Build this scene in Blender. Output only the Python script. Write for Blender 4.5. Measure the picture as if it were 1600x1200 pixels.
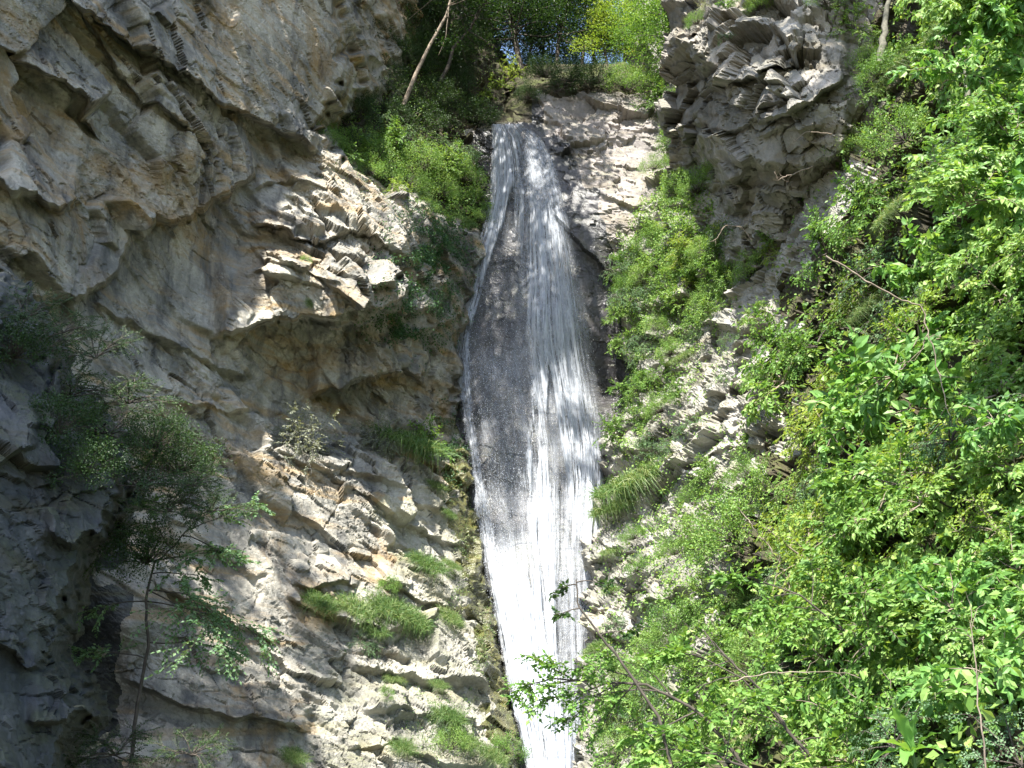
import bpy, math, random
import numpy as np
from mathutils import Vector, Matrix, Quaternion

random.seed(7)
rng = np.random.default_rng(7)
for o in list(bpy.data.objects):
    bpy.data.objects.remove(o)
SC = bpy.context.scene
COL = SC.collection
R = math.radians

# ------------------------------------------------------------------ camera
F = 1537.0                      # focal length in photograph pixels (1600 wide)
PITCH = R(20.0)
CAMZ = 1.7
cam_d = bpy.data.cameras.new('camera')
cam_d.sensor_width = 36.0
cam_d.lens = 36.0 * F / 1600.0
cam_d.clip_start = 0.05
cam_d.clip_end = 3000
cam = bpy.data.objects.new('camera', cam_d)
COL.objects.link(cam)
cam.location = (0, 0, CAMZ)
cam.rotation_euler = (math.pi / 2 + PITCH, 0, 0)
SC.camera = cam

# ------------------------------------------------------------------ light
SUN = Vector((-0.14, -0.52, 0.84)).normalized()      # towards the sun
el = math.asin(SUN.z)
az = math.atan2(SUN.x, SUN.y)
w = bpy.data.worlds.new('World')
SC.world = w
w.use_nodes = True
nt = w.node_tree
sky = nt.nodes.new('ShaderNodeTexSky')
sky.sky_type = 'NISHITA'
sky.sun_disc = False
sky.sun_elevation = el
sky.sun_rotation = az
bgn = nt.nodes['Background']
bgn.inputs['Strength'].default_value = 0.12
nt.links.new(sky.outputs[0], bgn.inputs[0])
sd = bpy.data.lights.new('sun', 'SUN')
sd.energy = 5.0
sd.angle = R(0.5)
sd.color = (1.0, 0.955, 0.87)
so = bpy.data.objects.new('sun', sd)
COL.objects.link(so)
so.rotation_euler = SUN.to_track_quat('Z', 'Y').to_euler()
SC.view_settings.view_transform = 'Standard'
SC.view_settings.look = 'None'
SC.view_settings.gamma = 1.0
SC.view_settings.exposure = 1.8
SC.cycles.max_bounces = 10
SC.cycles.transparent_max_bounces = 24

# ------------------------------------------------------------------ helpers
def P(px, py, Y):
    """world point seen at photograph pixel px, py at distance Y north of the viewer"""
    px = np.asarray(px, float); py = np.asarray(py, float); Y = np.asarray(Y, float)
    a = (px - 800.0) / F
    b = (600.0 - py) / F
    cy = math.cos(PITCH) - b * math.sin(PITCH)
    cz = math.sin(PITCH) + b * math.cos(PITCH)
    return np.stack([a / cy * Y, Y + 0 * a, CAMZ + cz / cy * Y], -1)

def h3(ix, iy, iz, seed):
    with np.errstate(over='ignore'):
        n = (ix.astype(np.int64).astype(np.uint32) * np.uint32(374761393)
             + iy.astype(np.int64).astype(np.uint32) * np.uint32(668265263)
             + iz.astype(np.int64).astype(np.uint32) * np.uint32(2147483647 & 1274126177)
             + np.uint32(seed * 7919 + 13))
        n = (n ^ (n >> np.uint32(13))) * np.uint32(1274126177)
        n = (n ^ (n >> np.uint32(15))) * np.uint32(2246822519)
        n = n ^ (n >> np.uint32(16))
    return (n & np.uint32(0xFFFFFF)).astype(np.float32) / np.float32(0xFFFFFF)

def vnoise(p, seed=0):
    i = np.floor(p); f = (p - i).astype(np.float32); i = i.astype(np.int64)
    f = f * f * (3 - 2 * f)
    out = 0
    for dx in (0, 1):
        wx = f[..., 0] if dx else 1 - f[..., 0]
        for dy in (0, 1):
            wy = f[..., 1] if dy else 1 - f[..., 1]
            for dz in (0, 1):
                wz = f[..., 2] if dz else 1 - f[..., 2]
                out = out + wx * wy * wz * h3(i[..., 0] + dx, i[..., 1] + dy, i[..., 2] + dz, seed)
    return out * 2 - 1

def fbm(p, octv=4, seed=0, gain=0.5):
    a = 1.0; s = 0; t = 0
    for k in range(octv):
        s = s + a * vnoise(p * (2.03 ** k) + k * 17.3, seed + k)
        t += a; a *= gain
    return s / t

def facet(q, seed):
    """angular blocks: every cell stands out by its own amount and has its own tilt"""
    i0 = np.floor(q - 0.5).astype(np.int64)
    best = np.full(q.shape[:-1], 9e9, np.float32); second = best.copy()
    val = np.zeros_like(best)
    for dx in (0, 1):
        for dy in (0, 1):
            for dz in (0, 1):
                cx = i0[..., 0] + dx; cy = i0[..., 1] + dy; cz = i0[..., 2] + dz
                r1 = h3(cx, cy, cz, seed); r2 = h3(cx, cy, cz, seed + 1); r3 = h3(cx, cy, cz, seed + 2)
                ddx = q[..., 0] - (cx + 0.5 + (r1 - .5) * .8)
                ddy = q[..., 1] - (cy + 0.5 + (r2 - .5) * .8)
                ddz = q[..., 2] - (cz + 0.5 + (r3 - .5) * .8)
                d = np.abs(ddx) + np.abs(ddy) + np.abs(ddz)
                g1 = h3(cx, cy, cz, seed + 3) - .5; g2 = h3(cx, cy, cz, seed + 4) - .5
                g3 = h3(cx, cy, cz, seed + 5) - .5; v0 = h3(cx, cy, cz, seed + 6) - .5
                v = v0 + 1.1 * (g1 * ddx + g2 * ddy) + 1.5 * g3 * ddz
                m = d < best
                second = np.where(m, best, np.minimum(second, d))
                val = np.where(m, v, val).astype(np.float32)
                best = np.where(m, d, best).astype(np.float32)
    return val, second - best

def rbf(cps):
    c = np.array(cps, float); X = c[:, :2] / 100.0; n = len(X)
    K = np.linalg.norm(X[:, None] - X[None], axis=-1)
    A = np.zeros((n + 3, n + 3)); A[:n, :n] = K
    A[:n, n] = 1; A[:n, n + 1:] = X; A[n, :n] = 1; A[n + 1:, :n] = X.T
    b = np.zeros(n + 3); b[:n] = c[:, 2]
    s = np.linalg.solve(A, b)
    def f(px, py):
        gx = np.arange(-900, 2400, 12.0); gy = np.arange(-1200, 1900, 12.0)
        return s, X, n
    return s, X

def rbf_grid(cps, xs, ys):
    s, X = rbf(cps); n = len(X)
    cx = np.linspace(xs[0], xs[-1], 160); cy = np.linspace(ys[0], ys[-1], 200)
    gx, gy = np.meshgrid(cx / 100, cy / 100)
    out = s[n] + s[n + 1] * gx + s[n + 2] * gy
    for k in range(n):
        out += s[k] * np.sqrt((gx - X[k, 0]) ** 2 + (gy - X[k, 1]) ** 2 + 0.03)
    # bilinear to full grid
    tmp = np.stack([np.interp(xs, cx, row) for row in out])
    return np.stack([np.interp(ys, cy, tmp[:, j]) for j in range(len(xs))], 1)

def poly_outside(poly, px, py):
    """distance (photo px) outside the polygon, negative inside"""
    p = np.array(poly, float); n = len(p)
    inside = np.zeros(px.shape, bool); dist = np.full(px.shape, 1e9)
    for k in range(n):
        x1, y1 = p[k]; x2, y2 = p[(k + 1) % n]
        cond = ((y1 > py) != (y2 > py))
        with np.errstate(divide='ignore', invalid='ignore'):
            xi = (x2 - x1) * (py - y1) / (y2 - y1 + 1e-12) + x1
        inside ^= cond & (px < xi)
        L2 = (x2 - x1) ** 2 + (y2 - y1) ** 2 + 1e-9
        t = np.clip(((px - x1) * (x2 - x1) + (py - y1) * (y2 - y1)) / L2, 0, 1)
        dist = np.minimum(dist, np.hypot(px - x1 - t * (x2 - x1), py - y1 - t * (y2 - y1)))
    return np.where(inside, -dist, dist)

def make_mesh(name, V, Fc, mats, attrs=None, smooth=True, mat_idx=None):
    """V (n,3), Fc (m,3 or 4)"""
    V = np.ascontiguousarray(V, np.float32); Fc = np.ascontiguousarray(Fc, np.int32)
    me = bpy.data.meshes.new(name)
    k = Fc.shape[1]
    me.vertices.add(len(V)); me.vertices.foreach_set('co', V.ravel())
    me.loops.add(Fc.size); me.loops.foreach_set('vertex_index', Fc.ravel())
    me.polygons.add(len(Fc)); me.polygons.foreach_set('loop_start', np.arange(0, Fc.size, k, dtype=np.int32))
    me.update(calc_edges=True)
    me.polygons.foreach_set('use_smooth', np.full(len(Fc), smooth, bool))
    for an, av in (attrs or {}).items():
        at = me.attributes.new(an, 'FLOAT', 'POINT')
        at.data.foreach_set('value', np.ascontiguousarray(av, np.float32).ravel())
    for m in (mats if isinstance(mats, (list, tuple)) else [mats]):
        me.materials.append(m)
    me.validate(); me.update()
    return me

def link(name, me, parent=None, loc=None):
    o = bpy.data.objects.new(name, me); COL.objects.link(o)
    if parent is not None: o.parent = parent
    if loc is not None: o.location = loc
    return o

def tag(o, label, cat=None, group=None, kind=None):
    o['label'] = label
    if cat: o['category'] = cat
    if group: o['group'] = group
    if kind: o['kind'] = kind
    return o

# ------------------------------------------------------------------ materials
def mat(name):
    m = bpy.data.materials.new(name); m.use_nodes = True
    n = m.node_tree.nodes; l = m.node_tree.links
    return m, n, l, n['Principled BSDF']

def N(n, t, **kw):
    x = n.new(t)
    for k, v in kw.items():
        if k.startswith('i_'): x.inputs[k[2:].replace('_', ' ')].default_value = v
        else: setattr(x, k, v)
    return x

def ramp(n, stops):
    r = n.new('ShaderNodeValToRGB'); e = r.color_ramp.elements
    while len(e) < len(stops): e.new(0.5)
    for k, (p, c) in enumerate(stops):
        e[k].position = p; e[k].color = (*c, 1) if len(c) == 3 else c
    return r

def rock_mat(name, light, dark, ochre, stain=0.6, ochre_amt=0.5, moss=0.0, wet=0.0, scale=1.0, bump=0.5):
    m, n, l, b = mat(name)
    geo = n.new('ShaderNodeNewGeometry')
    pos = geo.outputs['Position']
    def noise(sc, det=6, rough=.6, vec=None, dist=0.0):
        x = n.new('ShaderNodeTexNoise'); x.inputs['Scale'].default_value = sc * scale
        x.inputs['Detail'].default_value = det; x.inputs['Roughness'].default_value = rough
        x.inputs['Distortion'].default_value = dist
        l.new(vec if vec is not None else pos, x.inputs['Vector']); return x.outputs['Fac']
    def mixc(fac, a, c):
        x = n.new('ShaderNodeMix'); x.data_type = 'RGBA'
        l.new(fac, x.inputs[0])
        for s, v in ((6, a), (7, c)):
            if isinstance(v, tuple): x.inputs[s].default_value = (*v, 1)
            else: l.new(v, x.inputs[s])
        return x.outputs[2]
    def thr(src, lo, hi, mul=1.0):
        x = n.new('ShaderNodeMapRange'); l.new(src, x.inputs[0])
        x.inputs[1].default_value = lo; x.inputs[2].default_value = hi; x.inputs[4].default_value = mul
        return x.outputs[0]
    c = mixc(thr(noise(0.9, 8, .65), .38, .62), dark, light)
    # bedding coloured bands
    mp = n.new('ShaderNodeMapping'); l.new(pos, mp.inputs[0])
    mp.inputs['Rotation'].default_value = (R(-16), R(25), R(0)); mp.inputs['Scale'].default_value = (.35, .35, 3.2)
    c = mixc(thr(noise(1.0, 6, .6, mp.outputs[0]), .5, .7, ochre_amt), c, ochre)
    c = mixc(thr(noise(0.33, 5, .7, None, 1.0), .54, .68, ochre_amt), c, tuple(v * .8 for v in ochre))
    c = mixc(thr(noise(0.22, 4, .6, None, .6), .50, .62, stain * .55), c, tuple(v * t for v, t in zip(dark, (.8, .86, 1.0))))
    # vertical drip stains
    mp2 = n.new('ShaderNodeMapping'); l.new(pos, mp2.inputs[0]); mp2.inputs['Scale'].default_value = (1.6, 1.6, .16)
    c = mixc(thr(noise(1.0, 5, .65, mp2.outputs[0]), .5, .66, stain), c, (0.042, 0.046, 0.054))
    # pale lime patches and fine speckle
    c = mixc(thr(noise(2.6, 7, .7), .56, .72, .5), c, tuple(min(1, v * 1.35) for v in light))
    c = mixc(thr(noise(14, 5, .8), .5, .75, .45), c, tuple(v * .5 for v in dark))
    if moss > 0:
        sep = n.new('ShaderNodeSeparateXYZ'); l.new(geo.outputs['Normal'], sep.inputs[0])
        up = thr(sep.outputs['Z'], -.1, .6)
        mm = n.new('ShaderNodeMath'); mm.operation = 'MULTIPLY'
        l.new(up, mm.inputs[0]); l.new(thr(noise(1.3, 8, .75), .42, .6, moss), mm.inputs[1])
        c = mixc(mm.outputs[0], c, (0.07, 0.085, 0.022))
    l.new(c, b.inputs['Base Color'])
    b.inputs['Roughness'].default_value = 0.25 if wet else 0.85
    b.inputs['Specular IOR Level'].default_value = 0.5 if wet else 0.25
    bp = n.new('ShaderNodeBump'); bp.inputs['Strength'].default_value = bump; bp.inputs['Distance'].default_value = 0.09
    l.new(noise(7, 9, .72), bp.inputs['Height']); l.new(bp.outputs[0], b.inputs['Normal'])
    return m

M_LEFT = rock_mat('left_limestone', (.47, .44, .37), (.19, .185, .165), (.38, .26, .12), .7, .95, bump=1.0)
M_LOW = rock_mat('low_limestone', (.47, .45, .40), (.24, .23, .20), (.36, .32, .16), .3, .5, moss=.5, bump=.8)
M_BACK = rock_mat('back_limestone', (.40, .36, .34), (.22, .20, .19), (.30, .24, .13), .35, .4, moss=.5)
M_WET = rock_mat('wet_rock', (.085, .08, .085), (.035, .034, .038), (.07, .06, .03), .4, .3, moss=.35, wet=1)
M_RIGHT = rock_mat('right_limestone', (.42, .40, .37), (.22, .21, .19), (.27, .22, .13), .3, .4, moss=.5)
M_CRAG = rock_mat('crag_limestone', (.36, .335, .30), (.17, .16, .14), (.26, .20, .12), .3, .45, moss=.3)
M_MARGIN = rock_mat('mossy_wet_margin', (.16, .15, .07), (.05, .048, .03), (.20, .18, .05), .4, .7, moss=.9, wet=1)
M_NEAR_SHADE = rock_mat('near_rock_and_shade', (.10, .105, .11), (.035, .04, .045), (.07, .06, .03), .5, .6, moss=.4, scale=1.6)  # rock colour darkened to carry the shade of overhang and crevice
M_SOIL_SHADE = rock_mat('forest_soil_and_shade', (.07, .058, .04), (.03, .027, .02), (.10, .07, .04), .2, .4, moss=.9)  # soil; on the right slope it also paints in shade between shrubs

def leaf_mat(name, c1, c2, c3, trans=.33, rough=.5):
    m, n, l, b = mat(name)
    at = n.new('ShaderNodeAttribute'); at.attribute_name = 'tint'
    oi = n.new('ShaderNodeObjectInfo')
    ad = n.new('ShaderNodeMath'); ad.operation = 'MULTIPLY_ADD'
    l.new(oi.outputs['Random'], ad.inputs[0]); ad.inputs[1].default_value = .35; l.new(at.outputs['Fac'], ad.inputs[2])
    sb = n.new('ShaderNodeMath'); sb.operation = 'SUBTRACT'; l.new(ad.outputs[0], sb.inputs[0]); sb.inputs[1].default_value = .17
    r = ramp(n, [(0, c1), (.5, c2), (1, c3)]); l.new(sb.outputs[0], r.inputs[0])
    l.new(r.outputs[0], b.inputs['Base Color'])
    b.inputs['Roughness'].default_value = rough
    b.inputs['Specular IOR Level'].default_value = .35
    tr = n.new('ShaderNodeBsdfTranslucent')
    mx2 = n.new('ShaderNodeMix'); mx2.data_type = 'RGBA'; mx2.blend_type = 'MULTIPLY'; mx2.inputs[0].default_value = 1
    l.new(r.outputs[0], mx2.inputs[6]); mx2.inputs[7].default_value = (1.6, 1.5, .7, 1)
    l.new(mx2.outputs[2], tr.inputs[0])
    mx = n.new('ShaderNodeMixShader'); mx.inputs[0].default_value = trans
    l.new(b.outputs[0], mx.inputs[1]); l.new(tr.outputs[0], mx.inputs[2])
    l.new(mx.outputs[0], n['Material Output'].inputs[0])
    return m

L_FRESH = leaf_mat('fresh_leaf', (.055, .13, .025), (.13, .25, .05), (.28, .39, .11))
L_BROAD = leaf_mat('broad_leaf', (.055, .14, .03), (.12, .26, .055), (.25, .38, .11))
L_BLUE = leaf_mat('cool_leaf', (.05, .11, .05), (.095, .18, .08), (.17, .26, .12))
L_DARK = leaf_mat('dark_shade_leaf', (.013, .034, .010), (.026, .06, .016), (.055, .10, .026))  # leaf colour darkened to stand in for shade on thicket and skyline trees
L_YELL = leaf_mat('yellow_leaf', (.10, .18, .025), (.19, .29, .045), (.32, .38, .09), .42)
L_DRY = leaf_mat('dry_leaf', (.13, .15, .10), (.22, .24, .17), (.34, .36, .27))
B_GREY = None
L_GRASS = leaf_mat('grass_blade', (.05, .11, .025), (.10, .18, .05), (.24, .28, .12), .3)
L_IVY = leaf_mat('ivy_leaf', (.018, .05, .02), (.035, .09, .032), (.07, .14, .055))

def bark_mat(name, a, c):
    m, n, l, b = mat(name)
    t = n.new('ShaderNodeTexNoise'); t.inputs['Scale'].default_value = 9; t.inputs['Detail'].default_value = 6
    g = n.new('ShaderNodeNewGeometry'); l.new(g.outputs['Position'], t.inputs['Vector'])
    r = ramp(n, [(.35, a), (.65, c)]); l.new(t.outputs['Fac'], r.inputs[0]); l.new(r.outputs[0], b.inputs['Base Color'])
    b.inputs['Roughness'].default_value = .9
    bp = n.new('ShaderNodeBump'); bp.inputs['Strength'].default_value = .5; bp.inputs['Distance'].default_value = .02
    l.new(t.outputs['Fac'], bp.inputs['Height']); l.new(bp.outputs[0], b.inputs['Normal'])
    return m
B_DARK = bark_mat('dark_bark', (.035, .028, .022), (.085, .07, .055))
B_PALE = bark_mat('pale_bark', (.13, .10, .075), (.27, .22, .17))

B_GREY = bark_mat('grey_bark', (.12, .12, .11), (.24, .24, .22))
B_MOSSY = bark_mat('mossy_bark', (.07, .07, .05), (.17, .16, .12))

def water_mat():
    m, n, l, b = mat('falling_water')
    b.inputs['Base Color'].default_value = (.56, .595, .65, 1)
    b.inputs['Roughness'].default_value = .5
    b.inputs['Specular IOR Level'].default_value = .5
    tl = n.new('ShaderNodeBsdfTranslucent'); tl.inputs[0].default_value = (.42, .46, .52, 1)
    m1 = n.new('ShaderNodeMixShader'); m1.inputs[0].default_value = .3
    l.new(b.outputs[0], m1.inputs[1]); l.new(tl.outputs[0], m1.inputs[2])
    tp = n.new('ShaderNodeBsdfTransparent')
    at = n.new('ShaderNodeAttribute'); at.attribute_name = 'foam'
    m2 = n.new('ShaderNodeMixShader'); l.new(at.outputs['Fac'], m2.inputs[0])
    l.new(tp.outputs[0], m2.inputs[1]); l.new(m1.outputs[0], m2.inputs[2])
    l.new(m2.outputs[0], n['Material Output'].inputs[0])
    return m
M_WATER = water_mat()

# ------------------------------------------------------------------ rock sheets
BEDN = Vector((0.35, 0.45, 0.82)).normalized()
def basis(bn):
    b = Vector(bn).normalized(); t = b.cross(Vector((0, 0, 1))).normalized(); s = b.cross(t)
    return np.array([t, s, b])
SURF = {}

def axis(lo, a, b, hi, step, coarse):
    return np.concatenate([np.arange(lo, a, coarse), np.arange(a, b, step), np.arange(b, hi + coarse, coarse)]).astype(float)

def sheet(key, name, xs, ys, cps, poly, mats, slabs=(), recede=.16, maxrec=7, bed=(0.30, 0.38, 0.87),
          amps=((2.2, .75, .55), (.9, .33, .28), (.34, .13, .12)), rough=.05, seed=1, warp=.3, matfn=None, smoothfn=None, label=None, cull=130):
    gx, gy = np.meshgrid(xs, ys)
    Y = rbf_grid(cps, xs, ys)
    Y0 = Y.copy()
    for (pts, h, win, *rest) in slabs:
        wout = rest[0] if rest else 7
        pts = np.array(pts, float)
        ly = np.interp(gx, pts[:, 0], pts[:, 1])
        wob = 5 * vnoise(np.stack([gx / 23, gx * 0 + len(pts), gy * 0 + h * 9], -1), 3) + 2 * vnoise(np.stack([gx / 8, gx * 0, gy * 0 + h * 5], -1), 4)
        dy = ly + wob - gy
        e = np.clip((gx - pts[0, 0]) / 25, 0, 1) * np.clip((pts[-1, 0] - gx) / 18, 0, 1)
        e = e * e * (3 - 2 * e)
        prof = np.where(dy > 0, np.exp(-np.maximum(dy, 0) / win), np.clip(1 + dy / wout, 0, 1))
        Y = Y - h * prof * e
    out = poly_outside(poly, gx, gy) if poly is not None else np.full(gx.shape, -999.)
    out = out + 9 * vnoise(np.stack([gx / 22, gy / 22, gx * 0 + seed], -1), 8) + 5 * vnoise(np.stack([gx / 8, gy / 8, gx * 0 + seed], -1), 9)
    base = P(gx, gy, Y)
    base0 = P(gx, gy, Y0)
    du = np.gradient(base0, axis=1); dv = np.gradient(base0, axis=0)
    nrm = np.cross(du, dv); nrm /= np.linalg.norm(nrm, axis=-1, keepdims=True) + 1e-9
    view = base - np.array([0, 0, CAMZ]); view /= np.linalg.norm(view, axis=-1, keepdims=True)
    nrm *= -np.sign((nrm * view).sum(-1, keepdims=True))
    d = nrm * .7 - view * .3
    d /= np.linalg.norm(d, axis=-1, keepdims=True)
    B = basis(bed)
    base_s = base; base = base0
    q = base + warp * np.stack([fbm(base * .35, 2, seed + k * 5) for k in range(3)], -1)
    q = q + .025 * np.stack([vnoise(base * 1.7, seed + 40 + k) for k in range(3)], -1)
    q = q @ B.T
    disp = np.zeros(gx.shape)
    for k, (s1, s2, amp) in enumerate(amps):
        v, cr = facet(q / np.array([s1, s1 * .9, s2]), seed * 31 + k * 11)
        mod = np.clip(.7 + 1.3 * vnoise(base * .5 / max(s1, .5), seed + 60 + k), .08, 1.7)
        disp += amp * v * mod - (amp * .30) * np.clip(1 - cr / .045, 0, 1) * mod
        if k <= 1 and key == 'L':
            disp[:, 1:-1] = .2 * disp[:, :-2] + .6 * disp[:, 1:-1] + .2 * disp[:, 2:]
            disp[1:-1] = .2 * disp[:-2] + .6 * disp[1:-1] + .2 * disp[2:]
    disp += rough * fbm(q * np.array([3, 3, 7.]), 4, seed + 9, .6) * 2
    if smoothfn is not None: disp = disp * smoothfn(gx, gy)
    disp = disp * 1.0
    base = base_s
    V = base + d * disp[..., None]
    rec = np.clip(out, 0, None) * recede
    rec = maxrec * (1 - np.exp(-rec / maxrec))
    hv = view.copy()
    V = V + hv * rec[..., None]
    ny, nx = gx.shape
    idx = np.arange(ny * nx).reshape(ny, nx)
    Fc = np.stack([idx[:-1, :-1], idx[:-1, 1:], idx[1:, 1:], idx[1:, :-1]], -1).reshape(-1, 4)
    keep = (out < cull)
    kf = (keep[:-1, :-1] & keep[:-1, 1:] & keep[1:, 1:] & keep[1:, :-1]).ravel()
    Fc = Fc[kf]
    used = np.zeros(ny * nx, bool); used[Fc.ravel()] = True
    remap = np.cumsum(used) - 1
    me = make_mesh(name, V.reshape(-1, 3)[used], remap[Fc], mats, smooth=False)
    if matfn is not None:
        mi = matfn((gx[:-1, :-1]).ravel()[kf], (gy[:-1, :-1]).ravel()[kf]).astype(np.int32)
        me.polygons.foreach_set('material_index', mi)
    o = link(name, me)
    o['kind'] = 'structure'
    if label: o['label'] = label
    SURF[key] = (xs, ys, V, nrm, Y)
    return o

def surf(key, px, py, lift=0.0):
    xs, ys, V, nrm, Y = SURF[key]
    i = min(max(np.searchsorted(ys, py), 0), len(ys) - 1); j = min(max(np.searchsorted(xs, px), 0), len(xs) - 1)
    return Vector(V[i, j]) + Vector(nrm[i, j]) * lift, Vector(nrm[i, j])

# ---- left cliff
cpsL = [(-500, 0, 12), (-500, 600, 12), (-500, 1200, 11.5), (0, 250, 16.3), (0, 600, 17), (0, 900, 17), (0, 1300, 15.5), (0, 0, 15.5),
        (100, 120, 17.8), (100, 350, 17.6), (100, 600, 18.6), (200, 1200, 18), (130, 1000, 20.5), (140, 1150, 20.2), (190, 980, 18.6), (200, 300, 19.2), (200, 450, 20.6),
        (300, 100, 20.6), (300, 250, 20.3), (300, 450, 22.4), (300, 650, 21.8), (300, 900, 20.6), (300, 1200, 19.2),
        (390, 400, 24), (390, 560, 24.2), (400, 750, 23.2), (400, 950, 21.8), (400, 1200, 20),
        (450, 60, 23.4), (450, 235, 24.6), (520, 60, 24.8), (400, 290, 24.0), (470, 290, 24.3), (500, 350, 24.3), (440, 430, 23.0), (530, 460, 24.0),
        (600, 380, 25.3), (625, 450, 25.7), (655, 420, 28.6), (450, 560, 25.2), (560, 530, 26.8), (570, 575, 26.2), (560, 650, 28.2), (480, 650, 26.2),
        (700, 420, 30.3), (700, 650, 31.2), (600, 720, 26.8), (500, 740, 25.3), (690, 780, 27.9), (735, 790, 29.4), (500, 900, 23.8), (600, 900, 25.0), (700, 930, 26.3), (745, 940, 28),
        (600, 1060, 23.8), (735, 1080, 25.2), (775, 1090, 26.8), (500, 1200, 21), (650, 1200, 22.3), (770, 1200, 23.8), (800, 1250, 25.5), (740, 500, 32.2), (740, 380, 31.6), (640, 300, 29.2),
        (300, -250, 20.2), (450, -250, 22.8), (0, -250, 15.0), (-500, -250, 11)]
polyL = [(-700, -200), (525, -200), (522, 0), (535, 140), (492, 190), (492, 230), (520, 250), (600, 300), (680, 335), (745, 372), (758, 392),
         (745, 425), (735, 465), (728, 500), (708, 525), (708, 600), (716, 660), (733, 740), (745, 830), (752, 900), (765, 980), (783, 1060), (802, 1150), (822, 1250), (840, 1500), (-700, 1500)]
slabL = [([(40, -70), (130, 0), (250, 88), (350, 152), (495, 236)], 1.0, 110, 10),
         ([(205, 345), (300, 338), (350, 302), (402, 264)], .8, 60, 12),
         ([(110, -30), (200, 110), (300, 205), (340, 225)], .45, 50),
         ([(-80, 20), (30, 90), (130, 150), (180, 210)], .6, 50),
         ([(-80, 240), (0, 300), (90, 318), (150, 300)], .8, 60, 14),
         ([(-60, 400), (60, 460), (130, 460), (190, 420), (225, 340)], .8, 80, 10),
         ([(140, 470), (220, 505), (300, 548), (400, 590)], .4, 50, 12),
         ([(330, 525), (400, 503), (450, 497), (540, 492), (575, 465)], 1.1, 80, 9),
         ([(385, 350), (440, 350), (500, 365), (560, 352), (640, 405)], .7, 45), ([(560, 450), (600, 440), (640, 415), (650, 400)], .6, 30), ([(385, 300), (440, 275), (500, 300), (530, 330)], .3, 30), ([(500, 430), (560, 470), (630, 490), (690, 470)], .6, 35), ([(640, 520), (690, 505), (715, 490)], .5, 30),
         ([(380, 425), (420, 400), (470, 420), (540, 440)], .35, 30),
         ([(500, 515), (560, 505), (640, 440)], .9, 60),
         ([(480, 615), (560, 588), (640, 582), (680, 605)], 1.0, 70, 10),
         ([(420, 700), (520, 745), (600, 800), (700, 838), (745, 850)], .35, 38),
         ([(480, 720), (600, 765), (690, 790), (730, 800)], .28, 30),
         ([(600, 795), (640, 815), (700, 840), (740, 835)], .32, 26),
         ([(430, 780), (500, 820), (560, 870)], .25, 40),
         ([(450, 905), (500, 915), (570, 905)], .35, 40),
         ([(590, 890), (650, 920), (700, 945), (750, 960)], .5, 50),
         ([(440, 925), (520, 965), (600, 985), (680, 960)], .5, 40),
         ([(540, 1035), (600, 1045), (650, 1052), (700, 1050), (770, 1075)], .55, 40, 14),
         ([(560, 1110), (680, 1120), (780, 1130)], .3, 35),
         ([(180, 1055), (300, 1102), (490, 1142)], .5, 45),
         ([(230, 900), (330, 950), (440, 1012)], .4, 40),
         ([(240, 620), (330, 640), (420, 640)], .3, 30),
         ([(540, 1170), (620, 1160), (700, 1190), (800, 1200)], .3, 35)]
xsL = axis(-600, -20, 850, 990, 1.7, 14)
ysL = axis(-320, -20, 1230, 1450, 1.7, 14)
def smL(x, y):
    def g(cx, cy, rx, ry): return np.exp(-((x - cx) / rx) ** 2 - ((y - cy) / ry) ** 2)
    return np.clip(1 - .8 * g(300, 440, 130, 110) - .55 * g(430, 90, 90, 120) - .6 * g(420, 880, 110, 120) - .5 * g(350, 1130, 130, 60), .15, 1) + .45 * g(500, 350, 90, 70) + .8 * g(600, 420, 60, 100) + .4 * g(450, 470, 80, 50) + .7 * g(600, 560, 70, 40) + .6 * g(600, 780, 110, 70) + .6 * g(620, 1060, 160, 120)
def mfL(x, y):
    n = vnoise(np.stack([x / 30, y / 30, x * 0], -1), 5) * 50
    n2 = vnoise(np.stack([x / 12, y / 12, x * 0], -1), 6) * 16
    edge = np.interp(y, [600, 660, 740, 830, 900, 980, 1060, 1150, 1250], [714, 720, 733, 745, 752, 765, 783, 802, 822])
    a = (((x + n > 600) & (y > 760)) | ((x + n > 470) & (y + n * .5 > 1020))).astype(int)
    a = np.where((x < 175 + n * .7) & (y > 640 + n), 3, a)  # crevice shade painted in with the darkened rock
    return np.where((x > edge - 30 + n2) & (y > 680 + n), 2, a)
sheet('L', 'cliff', xsL, ysL, cpsL, polyL, [M_LEFT, M_LOW, M_MARGIN, M_NEAR_SHADE], slabL, bed=(0.40, .24, .86), seed=3, matfn=mfL, smoothfn=smL,
      warp=.2, rough=.03, amps=((3.4, 1.4, .60), (2.6, .40, .09), (1.2, .6, .21), (.5, .26, .075), (.2, .12, .025)), label='high grey and ochre limestone cliff on the left with slanting beds')

# ---- back cliff behind the fall
cpsB = [(800, 190, 33), (900, 160, 33.8), (1000, 180, 33.2), (1060, 300, 32.2), (1150, 300, 32), (830, 300, 32.3), (830, 500, 31.0), (800, 700, 30), (800, 900, 28.6), (820, 1100, 27.1),
        (830, 1300, 25.8), (710, 560, 32.4), (720, 400, 33.2), (970, 600, 32.6), (760, 450, 32.5), (950, 420, 32.2), (970, 800, 31), (920, 900, 29), (940, 1050, 28.4), (700, 900, 30.5), (740, 250, 34),
        (960, 340, 31.4), (640, 600, 34), (640, 1100, 30), (1150, 800, 32), (1150, 1200, 30), (880, 300, 32.1), (900, 500, 31.6), (740, 1200, 27.5), (880, 1250, 26.5)]
polyB = [(640, 210), (762, 196), (800, 192), (812, 165), (830, 140), (870, 122), (930, 128), (1000, 135), (1060, 150), (1200, 180), (1200, 1500), (640, 1500)]
xsB = axis(620, 690, 1080, 1200, 1.7, 10)
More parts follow.
